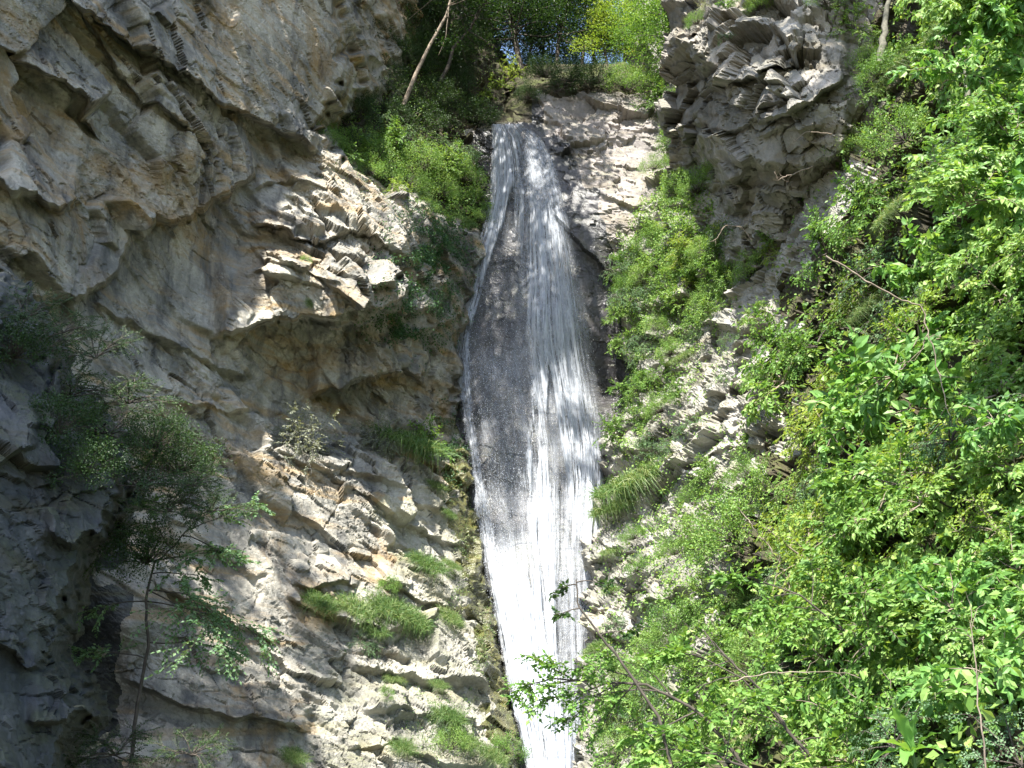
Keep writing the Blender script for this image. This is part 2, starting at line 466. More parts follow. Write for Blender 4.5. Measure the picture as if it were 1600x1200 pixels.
ysB = axis(100, 110, 1230, 1450, 1.7, 10)
def inW(x, y):
    L = np.interp(y, [195, 350, 450, 540, 700, 900, 1200], [755, 738, 718, 690, 715, 740, 805])
    Rr = np.interp(y, [195, 230, 300, 400, 500, 600, 700, 800, 1000, 1200], [850, 880, 930, 965, 990, 1005, 1005, 980, 960, 940])
    return L, Rr
def smB(x, y):
    L, Rr = inW(x, y)
    t = np.clip(np.minimum(x - L, Rr - x) / 30, 0, 1)
    return 1 - .72 * t
def mfB(x, y):
    L, Rr = inW(x, y); n = vnoise(np.stack([x / 14, y / 30, x * 0], -1), 5) * 14
    return np.where((y < 150 + n * .8 - np.clip(x - 960, 0, 60) * .1) | ((x < 830) & (y < 190)), 2, ((x > L - 20 + n) & (x < Rr + n)).astype(int))
slabB = [([(860, 330), (930, 400), (965, 460)], .5, 30), ([(930, 300), (990, 320), (1050, 300)], .25, 40)]
sheet('B', 'cliff', xsB, ysB, cpsB, polyB, [M_BACK, M_WET, M_SOIL_SHADE], slabB, bed=(.25, -.2, .9), seed=12, matfn=mfB, smoothfn=smB,
      rough=.03, amps=((1.6, .8, .4), (.7, .34, .18), (.28, .15, .06)), label='rock face the waterfall slides down, wet and dark under the water')

# ---- wooded hillside left of the lip
cpsH = [(480, 200, 28.5), (500, 260, 28), (600, 300, 29.8), (700, 340, 31.8), (760, 360, 33), (530, 0, 30.5), (650, 0, 34), (740, 0, 37.5), (700, 200, 33.5), (775, 190, 35), (600, 150, 31.5), (780, 400, 34),
        (520, -400, 33), (740, -400, 42), (480, 420, 30), (640, 420, 32)]
polyH = [(440, -900), (722, -900), (735, 0), (760, 60), (782, 120), (790, 190), (775, 240), (772, 460), (440, 460)]
sheet('H', 'hillside', axis(430, 440, 830, 900, 3.5, 12), axis(-880, -40, 420, 470, 3.5, 14), cpsH, polyH, [M_SOIL_SHADE], (), cull=22, recede=.2, seed=20,
      amps=((1.6, .8, .5), (.6, .3, .25)), rough=.12, label='steep shaded wooded hillside left of the waterfall lip')

# ---- right wall / slope
cpsR = [(1010, 0, 36), (1100, 100, 31), (1040, 250, 32), (1000, 340, 31.3), (1080, 420, 28.5), (970, 450, 31.5), (1000, 600, 30), (980, 700, 29.6), (1100, 600, 26), (940, 820, 28), (920, 900, 27.4),
        (920, 1000, 26.3), (920, 1200, 23.6), (1100, 900, 21.8), (1100, 1200, 18), (1000, 1000, 24), (1020, 800, 26.5), (1300, 500, 19.5), (1300, 800, 15.5), (1300, 1200, 11), (1200, 350, 24.3), (1200, 600, 22.5),
        (1600, 300, 12), (1600, 700, 9.2), (1600, 1200, 7.4), (1480, 0, 16.5), (1480, 600, 13), (1450, 1000, 9.5), (1200, 100, 25), (1350, 100, 21.5), (2000, 600, 10), (2000, 1200, 8.6), (2000, -200, 12), (2000, 1500, 8.5), (1300, 1500, 9.5), (1700, 1500, 7.6), (1600, -300, 15), (1100, -300, 33)]
polyR = [(1015, -900), (1012, 60), (1035, 150), (1042, 250), (1000, 330), (968, 400), (962, 480), (987, 560), (992, 640), (958, 700), (952, 770), (914, 850), (926, 900), (914, 950),
         (922, 1000), (905, 1100), (906, 1200), (900, 1500), (2200, 1500), (2200, -900)]
slabR = [([(1050, 520), (1110, 500), (1180, 520)], .5, 30), ([(1100, 620), (1150, 600), (1210, 610)], .6, 40), ([(1060, 740), (1120, 700), (1210, 690)], .5, 40),
         ([(910, 880), (960, 870), (1000, 860)], .5, 45), ([(980, 960), (1040, 930), (1080, 910)], .9, 45, 20), ([(1180, 900), (1230, 880), (1290, 890)], .6, 40)]
sheet('R', 'cliff', axis(900, 905, 1640, 2150, 2.4, 16), axis(-860, -20, 1230, 1460, 2.4, 16), cpsR, polyR, [M_RIGHT, M_SOIL_SHADE], slabR, cull=40, bed=(.3, -.25, .9), seed=33,
      warp=.12, rough=.035, amps=((1.6, .9, .55), (.75, .5, .26), (.3, .2, .08), (.14, .09, .03)), matfn=lambda x, y: (x + 40 * vnoise(np.stack([x / 30, y / 30, x * 0], -1), 5) > np.interp(y, [0, 300, 420, 520, 700, 850, 950, 1250], [1380, 1360, 1240, 1225, 1225, 1190, 1130, 1090])).astype(int), label='pale limestone slope on the right, overgrown with shrubs')  # soil slot darkens the slope as painted shade under dense shrubs

# ---- overhanging crag upper right
cpsG = [(1060, 0, 24.5), (1100, 60, 23), (1100, 200, 23.5), (1130, 290, 24.3), (1200, 60, 20.8), (1200, 180, 20.7), (1180, 300, 23.2), (1180, 380, 24.2), (1260, 120, 19.8), (1280, 230, 20.6), (1280, 330, 23.2),
        (1350, 60, 20), (1350, 250, 20.8), (1420, 150, 20), (1250, -300, 22), (1250, 430, 23.8)]
polyG = [(1100, -600), (1084, 10), (1090, 70), (1122, 115), (1138, 150), (1112, 195), (1125, 240), (1150, 290), (1162, 330), (1165, 385), (1200, 420), (1290, 410), (1340, 340), (1360, 260), (1380, 120), (1390, -600)]
slabG = [([(1055, 80), (1100, 105), (1130, 100)], .7, 40, 12), ([(1110, 140), (1170, 120), (1210, 90), (1260, 60)], .8, 45), ([(1170, 190), (1215, 180), (1270, 150), (1330, 110)], .8, 45, 10),
         ([(1140, 250), (1220, 255), (1290, 250), (1330, 220)], .8, 70, 12), ([(1170, 215), (1230, 200), (1290, 190)], .4, 20), ([(1120, 290), (1150, 275), (1170, 260)], .5, 30), ([(1100, 200), (1140, 205), (1180, 180)], .5, 30)]
sheet('G', 'cliff', axis(1040, 1045, 1480, 1500, 2.0, 12), axis(-580, -20, 440, 480, 2.0, 14), cpsG, polyG, [M_CRAG], slabG, bed=(.45, -.25, .8), seed=47,
      warp=.12, rough=.03, amps=((1.7, 1.1, .75), (.85, .6, .34), (.32, .22, .09)), label='jagged overhanging limestone crag at the upper right')

# ---- near dark rocks lower left
cpsD = [(-300, 450, 9.5), (0, 470, 11.5), (60, 560, 12), (0, 700, 10.6), (100, 700, 11.4), (170, 760, 12.0), (0, 900, 10), (60, 1000, 10.8), (0, 1200, 9.6), (60, 1200, 10.6), (100, 850, 11.6), (-300, 1200, 8), (120, 1100, 11.2)]
polyD = [(-500, 440), (0, 470), (50, 520), (90, 600), (150, 700), (185, 750), (165, 810), (125, 850), (100, 900), (80, 960), (72, 1040), (112, 1085), (128, 1110), (80, 1160), (70, 1500), (-500, 1500)]
slabD = [([(60, 820), (110, 850), (160, 845), (190, 800)], .5, 60, 12), ([(-80, 760), (0, 720), (60, 690)], .3, 60), ([(40, 1120), (80, 1128), (130, 1115)], .35, 50), ([(-60, 1010), (0, 1000), (50, 1040), (80, 1030)], .3, 50)]
sheet('D', 'cliff', axis(-460, -20, 250, 300, 2.2, 14), axis(380, 400, 1240, 1450, 2.2, 14), cpsD, polyD, [M_NEAR_SHADE], slabD, cull=45, bed=(.7, .1, .55), seed=58, recede=.12, maxrec=6,
      amps=((1.5, .8, .4), (.6, .33, .12), (.2, .11, .04)), rough=.03, label='dark near rock buttress at the lower left')
print('sheets done')

# ---- ground, pool
gxs = np.linspace(-60, 60, 161); gys = np.linspace(-60, 60, 161)
GX, GY = np.meshgrid(gxs, gys)
GZ = .25 * fbm(np.stack([GX * .5, GY * .5, GX * 0], -1), 4, 70) + np.clip((np.abs(GX - 1) - 6) * .12, 0, 4) - .6 * np.exp(-((GX - .6) / 2.6) ** 2) * np.clip((GY - 4) / 8, 0, 1)
GV = np.stack([GX, GY, GZ], -1)
idx = np.arange(161 * 161).reshape(161, 161)
GF = np.stack([idx[:-1, :-1], idx[:-1, 1:], idx[1:, 1:], idx[1:, :-1]], -1).reshape(-1, 4)
o = link('ground', make_mesh('ground', GV.reshape(-1, 3), GF, M_SOIL_SHADE)); o['kind'] = 'structure'
mw, n_, l_, b_ = mat('stream_water')
b_.inputs['Base Color'].default_value = (.05, .09, .08, 1); b_.inputs['Roughness'].default_value = .08
t_ = n_.new('ShaderNodeTexNoise'); t_.inputs['Scale'].default_value = 6
bp_ = n_.new('ShaderNodeBump'); bp_.inputs['Strength'].default_value = .4; l_.new(t_.outputs['Fac'], bp_.inputs['Height']); l_.new(bp_.outputs[0], b_.inputs['Normal'])
a_ = np.linspace(0, 2 * math.pi, 40, endpoint=False)
pv = np.stack([.9 + (3 + .5 * np.sin(3 * a_)) * np.cos(a_), 17 + 11 * np.sin(a_), np.full(40, -.12)], -1)
pf = np.stack([np.zeros(38, int), np.arange(1, 39), np.arange(2, 40)], -1)
o = link('water', make_mesh('water', pv, pf, mw)); o['kind'] = 'structure'

# ------------------------------------------------------------------ waterfall
def fan(n_t, ys, Lp, Rp, lift, seed):
    t = np.linspace(0, 1, n_t)
    T, YY = np.meshgrid(t, ys)
    L = np.interp(YY, [p[1] for p in Lp], [p[0] for p in Lp]); Rr = np.interp(YY, [p[1] for p in Rp], [p[0] for p in Rp])
    PX = L + (Rr - L) * T
    xs, yb, V, nr, Yb = SURF['B']
    from_x = np.clip(np.searchsorted(xs, PX), 0, len(xs) - 1); from_y = np.clip(np.searchsorted(yb, YY), 0, len(yb) - 1)
    Yd = Yb[from_y, from_x]
    for _ in range(6):
        Yd = (Yd + np.roll(Yd, 3, 0) + np.roll(Yd, -3, 0)) / 3 if False else Yd
    return T, YY, PX, Yd - lift
WL = [(768, 196), (767, 250), (764, 300), (752, 350), (739, 400), (732, 450), (716, 500), (707, 540), (712, 600), (720, 650), (729, 700), (735, 750), (741, 800), (749, 850), (757, 900), (767, 950), (777, 1000), (788, 1050), (799, 1100), (811, 1150), (822, 1200), (835, 1260)]
WR = [(820, 196), (846, 215), (860, 240), (870, 262), (882, 300), (895, 350), (906, 400), (916, 450), (926, 500), (933, 550), (943, 600), (950, 650), (955, 700), (957, 750), (955, 800), (950, 850), (948, 950), (945, 1050), (935, 1120), (925, 1200), (920, 1260)]
def smooth(a, b, x):
    t = np.clip((x - a) / (b - a), 0, 1); return t * t * (3 - 2 * t)
def band(PX, YY, pts, w, soft=.5):
    """water following a path: pts (x,y), w widths"""
    c = np.interp(YY, [p[1] for p in pts], [p[0] for p in pts]); ww = np.interp(YY, [p[1] for p in pts], w)
    d = np.abs(PX - c) / ww
    e = smooth(pts[0][1] - 15, pts[0][1] + 10, YY) * (1 - smooth(pts[-1][1] - 10, pts[-1][1] + 30, YY))
    return (1 - smooth(1 - soft, 1 + soft, d)) * e

def coverage(PX, YY):
    c = np.zeros(PX.shape)
    def add(v): return np.maximum(c, v)
    # lip and left chute
    c = add(.80 * band(PX, YY, [(793, 190), (790, 250), (783, 310), (768, 360), (752, 410), (742, 450), (728, 500)], [27, 24, 18, 16, 14, 11, 14], .35))
    c = add(.22 * band(PX, YY, [(772, 200), (771, 300), (766, 330)], [6, 6, 4]))
    # veil on the right
    c = add(.66 * band(PX, YY, [(835, 196), (843, 260), (850, 350), (860, 450), (868, 520), (875, 600), (895, 700), (905, 800), (908, 840)], [14, 30, 36, 38, 42, 42, 40, 36, 36], .5))
    c = add(.55 * band(PX, YY, [(812, 270), (825, 350), (838, 450), (840, 560), (838, 650), (828, 760)], [10, 22, 20, 18, 14, 18], .6))
    # lower left spray body
    c = add(.64 * band(PX, YY, [(722, 500), (722, 560), (726, 640), (738, 720), (752, 820), (768, 900)], [9, 14, 13, 14, 22, 30], .5))
    c = add(.40 * band(PX, YY, [(738, 515), (752, 560), (765, 620), (772, 720), (778, 800)], [8, 12, 15, 20, 24], .7))
    c = add(.30 * band(PX, YY, [(745, 530), (760, 600), (778, 700), (792, 800), (800, 860)], [22, 36, 42, 48, 45], .6))
    # broad white lower body
    c = add(.92 * band(PX, YY, [(805, 770), (808, 840), (815, 920), (826, 1000), (838, 1100), (852, 1200), (860, 1270)], [28, 44, 50, 46, 42, 42, 42], .22) * smooth(780, 960, YY))
    c = add(.75 * band(PX, YY, [(838, 700), (845, 800), (852, 900), (858, 1030)], [18, 22, 20, 16], .4))
    # right lower branch
    c = add(.72 * band(PX, YY, [(915, 700), (925, 780), (922, 850), (930, 930), (930, 980)], [24, 22, 16, 16, 14], .45))
    c = add(.42 * band(PX, YY, [(890, 740), (893, 860), (893, 960), (895, 1100), (895, 1200)], [26, 26, 22, 22, 22], .5))
    # gaps of bare dark rock
    def cut(pts, w, k, soft=.4):
        nonlocal c
        c = c * (1 - k * band(PX, YY, pts, w, soft))
    cut([(800, 300), (795, 350), (790, 400), (782, 450), (778, 500), (775, 535)], [3, 8, 18, 32, 36, 28], .93)
    cut([(858, 575), (862, 640), (868, 700), (876, 760)], [1, 7, 9, 12], .9)
    cut([(812, 540), (815, 600), (816, 690)], [12, 14, 8], .5)
    cut([(878, 760), (884, 850), (882, 950), (884, 1040)], [9, 8, 9, 8], .6)
    cut([(838, 640), (836, 720), (834, 770)], [3, 4, 3], .6)
    c = c * (.86 + .14 * smooth(1100, 900, YY)) if False else c
    return np.clip(c, 0, 1)

fall = bpy.data.objects.new('waterfall', None); COL.objects.link(fall)
wbase = Vector(P(860, 1255, 26.0)); fall.location = wbase
tag(fall, 'tall white waterfall fanning down the dark rock cleft between the cliffs', 'waterfall')
def water_layer(name, n_t, step, lift, seed, kscale, dens, thick, sway, label):
    ysw = np.arange(194, 1262, step)
    T, YY, PX, Yd = fan(n_t, ysw, WL, WR, 0, seed)
    PX0 = PX.copy()
    PX = PX + sway * vnoise(np.stack([T * 14, YY / 60, T * 0], -1), seed + 3)
    cov = coverage(PX0, YY)
    st = np.zeros(T.shape)
    for k, (fx, fy, a) in enumerate(((26, .006, .34), (70, .012, .34), (170, .03, .30), (300, .08, .24))):
        st += a * vnoise(np.stack([T * fx * kscale + .25 * np.sin(YY / 70), YY * fy, T * 0 + seed], -1), seed + k)
    sp = vnoise(np.stack([PX0 * .42, YY * .30 , T * 0], -1), seed + 21) * .5 + vnoise(np.stack([PX0 * .9, YY * .7, T * 0], -1), seed + 22) * .5
    spl = np.exp(-((PX0 - 772) / 45) ** 2) * smooth(500, 560, YY) * (1 - smooth(800, 900, YY))
    spl = np.maximum(spl, np.exp(-((PX0 - 850) / 26) ** 2) * smooth(205, 230, YY) * (1 - smooth(290, 350, YY)))
    noise = st * (1 - .75 * spl) + sp * (.22 + .55 * spl)
    veil = .22 * smooth(205, 240, YY) * smooth(.03, .2, T) * (1 - smooth(.86, 1, T)) * (1 - .75 * band(PX0, YY, [(800, 300), (790, 400), (778, 500), (775, 545)], [4, 20, 38, 30], .4)) * (1 - .3 * smooth(560, 620, YY) * (1 - smooth(800, 860, YY)))
    foam = np.maximum(smooth(-.12, .60, cov * dens + noise * (.85 - .45 * spl) - .30) * np.clip(.25 + cov * .75, 0, 1), veil * (1 + 1.2 * noise))
    ed = .05 + .05 * vnoise(np.stack([YY / 9, T * 3, T * 0], -1), seed + 31)
    edge = smooth(.0, 1, np.clip(T / ed, 0, 1)) * smooth(.0, 1, np.clip((1 - T) / ed, 0, 1))
    foam = np.clip(foam * edge * (1 - .6 * smooth(.0, .45, -st) * smooth(500, 800, YY)), 0, 1)
    Yw = Yd - lift - thick * (cov * .7 + st * .8) - .25 * cov
    V = P(PX, YY, Yw)
    V = V - np.array(wbase)
    ny, nx = T.shape
    idx = np.arange(ny * nx).reshape(ny, nx)
    Fc = np.stack([idx[:-1, :-1], idx[:-1, 1:], idx[1:, 1:], idx[1:, :-1]], -1)
    fk = np.maximum(np.maximum(foam[:-1, :-1], foam[1:, 1:]), np.maximum(foam[:-1, 1:], foam[1:, :-1])) > .01
    Fc = Fc[fk]
    used = np.zeros(ny * nx, bool); used[Fc.ravel()] = True; remap = np.cumsum(used) - 1
    o = link(name, make_mesh(name, V.reshape(-1, 3)[used], remap[Fc], M_WATER, {'foam': foam.reshape(-1)[used]}), fall)
    if label: o['label'] = label
water_layer('water_sheet', 420, 1.6, .14, 101, 1.0, .95, .10, 0, None)
water_layer('water_strands', 420, 1.6, .42, 131, 1.4, .80, .16, 2.0, 'loose strands of white water in front')
# spray drops
nd = 8000
dy_ = rng.uniform(210, 1200, nd); tt = rng.normal(.5, .32, nd)
reg = rng.random(nd)
dx_ = np.where(reg < .55, rng.normal(775, 34, nd), np.interp(dy_, [p[1] for p in WL], [p[0] for p in WL]) + rng.random(nd) * (np.interp(dy_, [p[1] for p in WR], [p[0] for p in WR]) - np.interp(dy_, [p[1] for p in WL], [p[0] for p in WL])))
dy_ = np.where(reg < .55, rng.normal(710, 110, nd), dy_)
Lc = np.interp(dy_, [p[1] for p in WL], [p[0] for p in WL]); Rc = np.interp(dy_, [p[1] for p in WR], [p[0] for p in WR])
ok = (dx_ > Lc) & (dx_ < Rc + 6) & (dy_ > 205) & (dy_ < 1230)
dx_, dy_ = dx_[ok], dy_[ok]; nd = len(dx_)
xs, yb, _, _, Yb = SURF['B']
Yq = Yb[np.clip(np.searchsorted(yb, dy_), 0, len(yb) - 1), np.clip(np.searchsorted(xs, dx_), 0, len(xs) - 1)]
C = P(dx_, dy_, Yq - rng.uniform(.3, 1.5, nd)) - np.array(wbase)
s = rng.uniform(.003, .008, nd)[:, None]
octv = np.array([(1, 0, 0), (0, 1, 0), (-1, 0, 0), (0, -1, 0), (0, 0, 2.2), (0, 0, -2.2)], float)
V = (C[:, None] + octv[None] * s[:, None]).reshape(-1, 3)
of = np.array([(0, 1, 4), (1, 2, 4), (2, 3, 4), (3, 0, 4), (1, 0, 5), (2, 1, 5), (3, 2, 5), (0, 3, 5)])
Fc = (of[None] + (np.arange(nd) * 6)[:, None, None]).reshape(-1, 3)
md, n_, l_, b_ = mat('water_drops'); b_.inputs['Base Color'].default_value = (.6, .63, .68, 1); b_.inputs['Roughness'].default_value = .15
o = link('spray', make_mesh('spray', V, Fc, md), fall); o['kind'] = 'stuff'; o['label'] = 'loose drops of spray flying off the water'
print('water done')

# ------------------------------------------------------------------ plants
class Buf:
    def __init__(s): s.V = []; s.F = []; s.T = []; s.n = 0
    def add(s, V, Fc, T):
        s.V.append(V); s.F.append(Fc + s.n); s.T.append(T); s.n += len(V)
    def mesh(s, name, m, smooth=False):
        return make_mesh(name, np.concatenate(s.V), np.concatenate(s.F), m, {'tint': np.concatenate(s.T)}, smooth)

def leaves(buf, C, D, L, W, nrm=None, flat=.6, fold=.25, tint=None, hi=False):
    """leaf blades at C (n,3) growing along D, length L, half width W"""
    n = len(C)
    D = D / (np.linalg.norm(D, axis=1, keepdims=True) + 1e-9)
    up = np.array([0, 0, 1.0]) * flat + rng.normal(0, 1 - flat * .55, (n, 3)) if nrm is None else nrm
    S = np.cross(D, up); S /= np.linalg.norm(S, axis=1, keepdims=True) + 1e-9
    U = np.cross(S, D)
    L = np.broadcast_to(L, (n,))[:, None]; W = np.broadcast_to(W, (n,))[:, None]
    f = fold * W
    a = C; m1 = C + D * L * .42 - U * f * 0; tip = C + D * L - U * f * .8
    if hi:
        cr = rng.uniform(.1, .5, (n, 1)) * L
        b1 = a + D * L * .22; b2 = a + D * L * .62 - U * cr * .25; tip = a + D * L - U * cr * .8
        V = np.stack([a, b1 + S * W * .8 + U * f, b2 + S * W * .85 + U * f, tip, b2 - S * W * .85 + U * f, b1 - S * W * .8 + U * f, a + D * L * .42 - U * cr * .06], 1).reshape(-1, 3)
        k = np.arange(n) * 7
        Fc = np.concatenate([np.stack([k + q, k + (q + 1) % 6, k + 6], 1) for q in range(6)])
        t = rng.random(n) if tint is None else tint
        buf.add(V, Fc, np.repeat(t, 7)); return
    V = np.stack([a, a + D * L * .38 + S * W + U * f, tip, a + D * L * .38 - S * W + U * f], 1).reshape(-1, 3)
    k = np.arange(n) * 4
    Fc = np.concatenate([np.stack([k, k + 1, k + 2], 1), np.stack([k, k + 2, k + 3], 1)])
    t = rng.random(n) if tint is None else tint
    buf.add(V, Fc, np.repeat(t, 4))

def tube(buf, pts, radii, k=5, tint=.5):
    pts = np.array(pts, float); n = len(pts)
    radii = np.broadcast_to(radii, (n,))
    tan = np.gradient(pts, axis=0); tan /= np.linalg.norm(tan, axis=1, keepdims=True) + 1e-9
    ref = np.array([.31, .87, .39])
    a = np.cross(tan, ref); a /= np.linalg.norm(a, axis=1, keepdims=True) + 1e-9
    b = np.cross(tan, a)
    th = np.linspace(0, 2 * math.pi, k, endpoint=False)
    V = pts[:, None] + radii[:, None, None] * (np.cos(th)[None, :, None] * a[:, None] + np.sin(th)[None, :, None] * b[:, None])
    V = V.reshape(-1, 3)
    i, j = np.meshgrid(np.arange(n - 1), np.arange(k), indexing='ij'); i = i.ravel(); j = j.ravel()
    q = np.stack([i * k + j, i * k + (j + 1) % k, (i + 1) * k + (j + 1) % k, (i + 1) * k + j], 1)
    Fc = np.concatenate([q[:, [0, 1, 2]], q[:, [0, 2, 3]]])
    buf.add(V, Fc, np.full(len(V), tint))

def curve(p0, d, length, n=6, droop=0.0, wig=.12):
    pts = [np.array(p0, float)]; d = np.array(d, float); d /= np.linalg.norm(d)
    st = length / n
    for k in range(n):
        d = d + rng.normal(0, wig, 3) + np.array([0, 0, -droop]); d /= np.linalg.norm(d)
        pts.append(pts[-1] + d * st)
    return np.array(pts)

def along(pts, t):
    n = len(pts) - 1; f = np.clip(t, 0, .9999) * n; i = f.astype(int); u = (f - i)[:, None]
    return pts[i] * (1 - u) + pts[i + 1] * u, pts[i + 1] - pts[i]

def spray_leaves(buf, pts, n, L, W, flat=.75, t0=.15):
    """leaflets set in two rows along a twig"""
    t = np.linspace(t0, 1, n); C, D = along(pts, t)
    D = D / (np.linalg.norm(D, axis=1, keepdims=True) + 1e-9)
    side = np.cross(D, np.array([0, 0, 1.0])); side /= np.linalg.norm(side, axis=1, keepdims=True) + 1e-9
    sg = np.where(np.arange(n) % 2 == 0, 1, -1)[:, None]
    dirs = D * .65 + side * sg * .85 + rng.normal(0, .15, (n, 3)) + np.array([0, 0, -.12])
    dirs[-1] = D[-1]
    sz = L * rng.uniform(.7, 1.15, n)
    leaves(buf, C, dirs, sz, sz * W, flat=flat, hi=L > .1, tint=np.clip(rng.normal(rng.uniform(.3, .7), .15, n), 0, 1))

def dome_dirs(n, spread=1.0, upb=.35):
    d = rng.normal(0, 1, (n, 3)); d[:, 2] = np.abs(d[:, 2]) * .8 + upb; d[:, :2] *= spread
    return d / np.linalg.norm(d, axis=1, keepdims=True)

def proto_layered(nst=9, ntw=9, nl=13, leaf=.055, wid=.30, droop=.08, length=1.0):
    fo = Buf(); st = Buf()
    for d in dome_dirs(nst, 1.1, .3):
        ln = length * rng.uniform(.7, 1.1)
        c = curve((0, 0, 0), d, ln, 8, droop); tube(st, c, np.linspace(.018, .005, 9), 4)
        tb, dd = along(c, rng.uniform(.25, 1, ntw))
        for q in range(ntw):
            v = dd[q] / np.linalg.norm(dd[q]) * .6 + rng.normal(0, .6, 3) * np.array([1, 1, .45])
            tw = curve(tb[q], v, length * rng.uniform(.28, .5), 5, droop)
            tube(st, tw, np.linspace(.006, .002, 6), 3)
            spray_leaves(fo, tw, nl, leaf, wid)
            if q % 2 == 0:
                b2, d2 = along(tw, np.array([.35, .6]))
                for e in range(2):
                    t2 = curve(b2[e], d2[e] * 3 + rng.normal(0, .06, 3), length * .22, 4, droop); spray_leaves(fo, t2, nl - 4, leaf * .9, wid)
        spray_leaves(fo, c, nl, leaf, wid, t0=.5)
    return fo, st

def proto_broad(nst=12, nl=17, leaf=.21, wid=.30):
    fo = Buf(); st = Buf()
    for d in dome_dirs(nst, 1.2, .25):
        c = curve((0, 0, 0), d, rng.uniform(.6, 1.1), 7, .1); tube(st, c, np.linspace(.012, .004, 8), 4)
        t = rng.uniform(.25, 1, nl); C, D = along(c, t)
        dirs = D / np.linalg.norm(D, axis=1, keepdims=True) * .5 + rng.normal(0, .6, (nl, 3)) + np.array([0, 0, -.1])
        sz = leaf * rng.uniform(.6, 1.2, nl)
        C = C + dirs * .04
        leaves(fo, C, dirs, sz, sz * wid, flat=.6, fold=.35, hi=True)
        for q in range(3):
            t2 = curve(C[q * 3], dirs[q * 3], .3, 4, .15); spray_leaves(fo, t2, 8, leaf * .75, wid, .6)
    return fo, st

def proto_fine(ncl=60, per=60, leaf=.032, radius=1.0):
    fo = Buf(); st = Buf()
    for d in dome_dirs(ncl, 1.0, .3):
        r = radius * rng.uniform(.35, 1.0) ** .6
        c = curve((0, 0, 0), d, r, 4, .03); tube(st, c, np.linspace(.012, .003, 5), 3)
        C = c[-1] + rng.normal(0, .10 * radius, (per, 3))
        D = rng.normal(0, 1, (per, 3)) + d * .6
        sz = leaf * rng.uniform(.6, 1.2, per); leaves(fo, C, D, sz, sz * .34, flat=.4, tint=np.clip(rng.normal(rng.uniform(.25, .75), .15, per), 0, 1))
    return fo, st

def proto_dry(n=70):
    fo = Buf(); st = Buf()
    for d in dome_dirs(n, 1.2, .1):
        c = curve((0, 0, 0), d, rng.uniform(.5, 1.1), 6, .12, .25); tube(st, c, np.linspace(.010, .003, 7), 3)
        b2, d2 = along(c, rng.uniform(.3, 1, 5))
        for q in range(5):
            t2 = curve(b2[q], d2[q] * 4 + rng.normal(0, .3, 3), .25, 3, .15, .3); tube(st, t2, .0028, 3)
            spray_leaves(fo, t2, 9, .055, .3, .4)
    return fo, st

def proto_grass(n=1200, ln=.55, droop=1.5, hang=.0):
    fo = Buf()
    base = np.concatenate([np.clip(rng.normal(0, .26, (n, 2)), -.45, .45), rng.normal(0, .03, (n, 1))], 1)
    d = rng.normal(0, .45, (n, 3)); d[:, 2] = 1.0; d[:, :2] += base[:, :2] * 1.0
    d /= np.linalg.norm(d, axis=1, keepdims=True)
    L = ln * rng.uniform(.5, 1.2, n); k = 5
    t = np.linspace(0, 1, k)[None, :, None]
    g = np.zeros((n, 1, 3)); g[..., 2] = -1
    Lr = L[:, None, None]
    pts = base[:, None] + d[:, None] * Lr * t + g * Lr * (t ** 2) * .75 * droop * rng.uniform(.5, 1.3, (n, 1, 1))
    side = np.cross(d, rng.normal(0, 1, (n, 3))); side /= np.linalg.norm(side, axis=1, keepdims=True)
    w = (.0055 * (1 - t ** 1.5) + .0008)
    A = pts + side[:, None] * w; B_ = pts - side[:, None] * w
    V = np.stack([A, B_], 2).reshape(-1, 3)
    b0 = (np.arange(n) * k * 2)[:, None] + (np.arange(k - 1) * 2)[None]; b0 = b0.ravel()
    Fc = np.concatenate([np.stack([b0, b0 + 1, b0 + 3], 1), np.stack([b0, b0 + 3, b0 + 2], 1)])
    fo.add(V, Fc, np.repeat(rng.random(n), k * 2))
    return fo, None

PROTO = {}
def add_proto(kind, fn, lm, bm, variants, name, cat):
    lst = []
    for v in range(variants):
        fo, st = fn()
        lst.append((fo.mesh('foliage', lm), st.mesh('stems', bm, True) if st is not None else None))
    PROTO[kind] = (lst, name, cat)
add_proto('layer', lambda: proto_layered(9, 8, 9, .145, .27), L_FRESH, B_PALE, 3, 'shrub', 'shrub')
add_proto('layer_small', lambda: proto_layered(11, 10, 9, .095, .29), L_FRESH, B_DARK, 3, 'shrub', 'shrub')
add_proto('cool', lambda: proto_layered(10, 9, 12, .06, .3, .12), L_BLUE, B_DARK, 2, 'shrub', 'shrub')
add_proto('broad', lambda: proto_broad(), L_BROAD, B_PALE, 3, 'broadleaf_shrub', 'shrub')
add_proto('fine', lambda: proto_fine(60, 60, .048), L_FRESH, B_DARK, 3, 'bush', 'bush')
add_proto('yellow', lambda: proto_layered(11, 9, 10, .085, .32), L_YELL, B_PALE, 2, 'bush', 'bush')
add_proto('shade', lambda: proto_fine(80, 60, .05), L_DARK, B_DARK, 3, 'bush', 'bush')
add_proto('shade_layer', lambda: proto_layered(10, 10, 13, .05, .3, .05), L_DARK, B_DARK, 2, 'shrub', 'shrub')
add_proto('dry', lambda: proto_dry(), L_DRY, B_GREY, 2, 'dry_bush', 'bush')
add_proto('grass', lambda: proto_grass(), L_GRASS, None, 3, 'grass_tuft', 'grass tuft')
print('protos done')

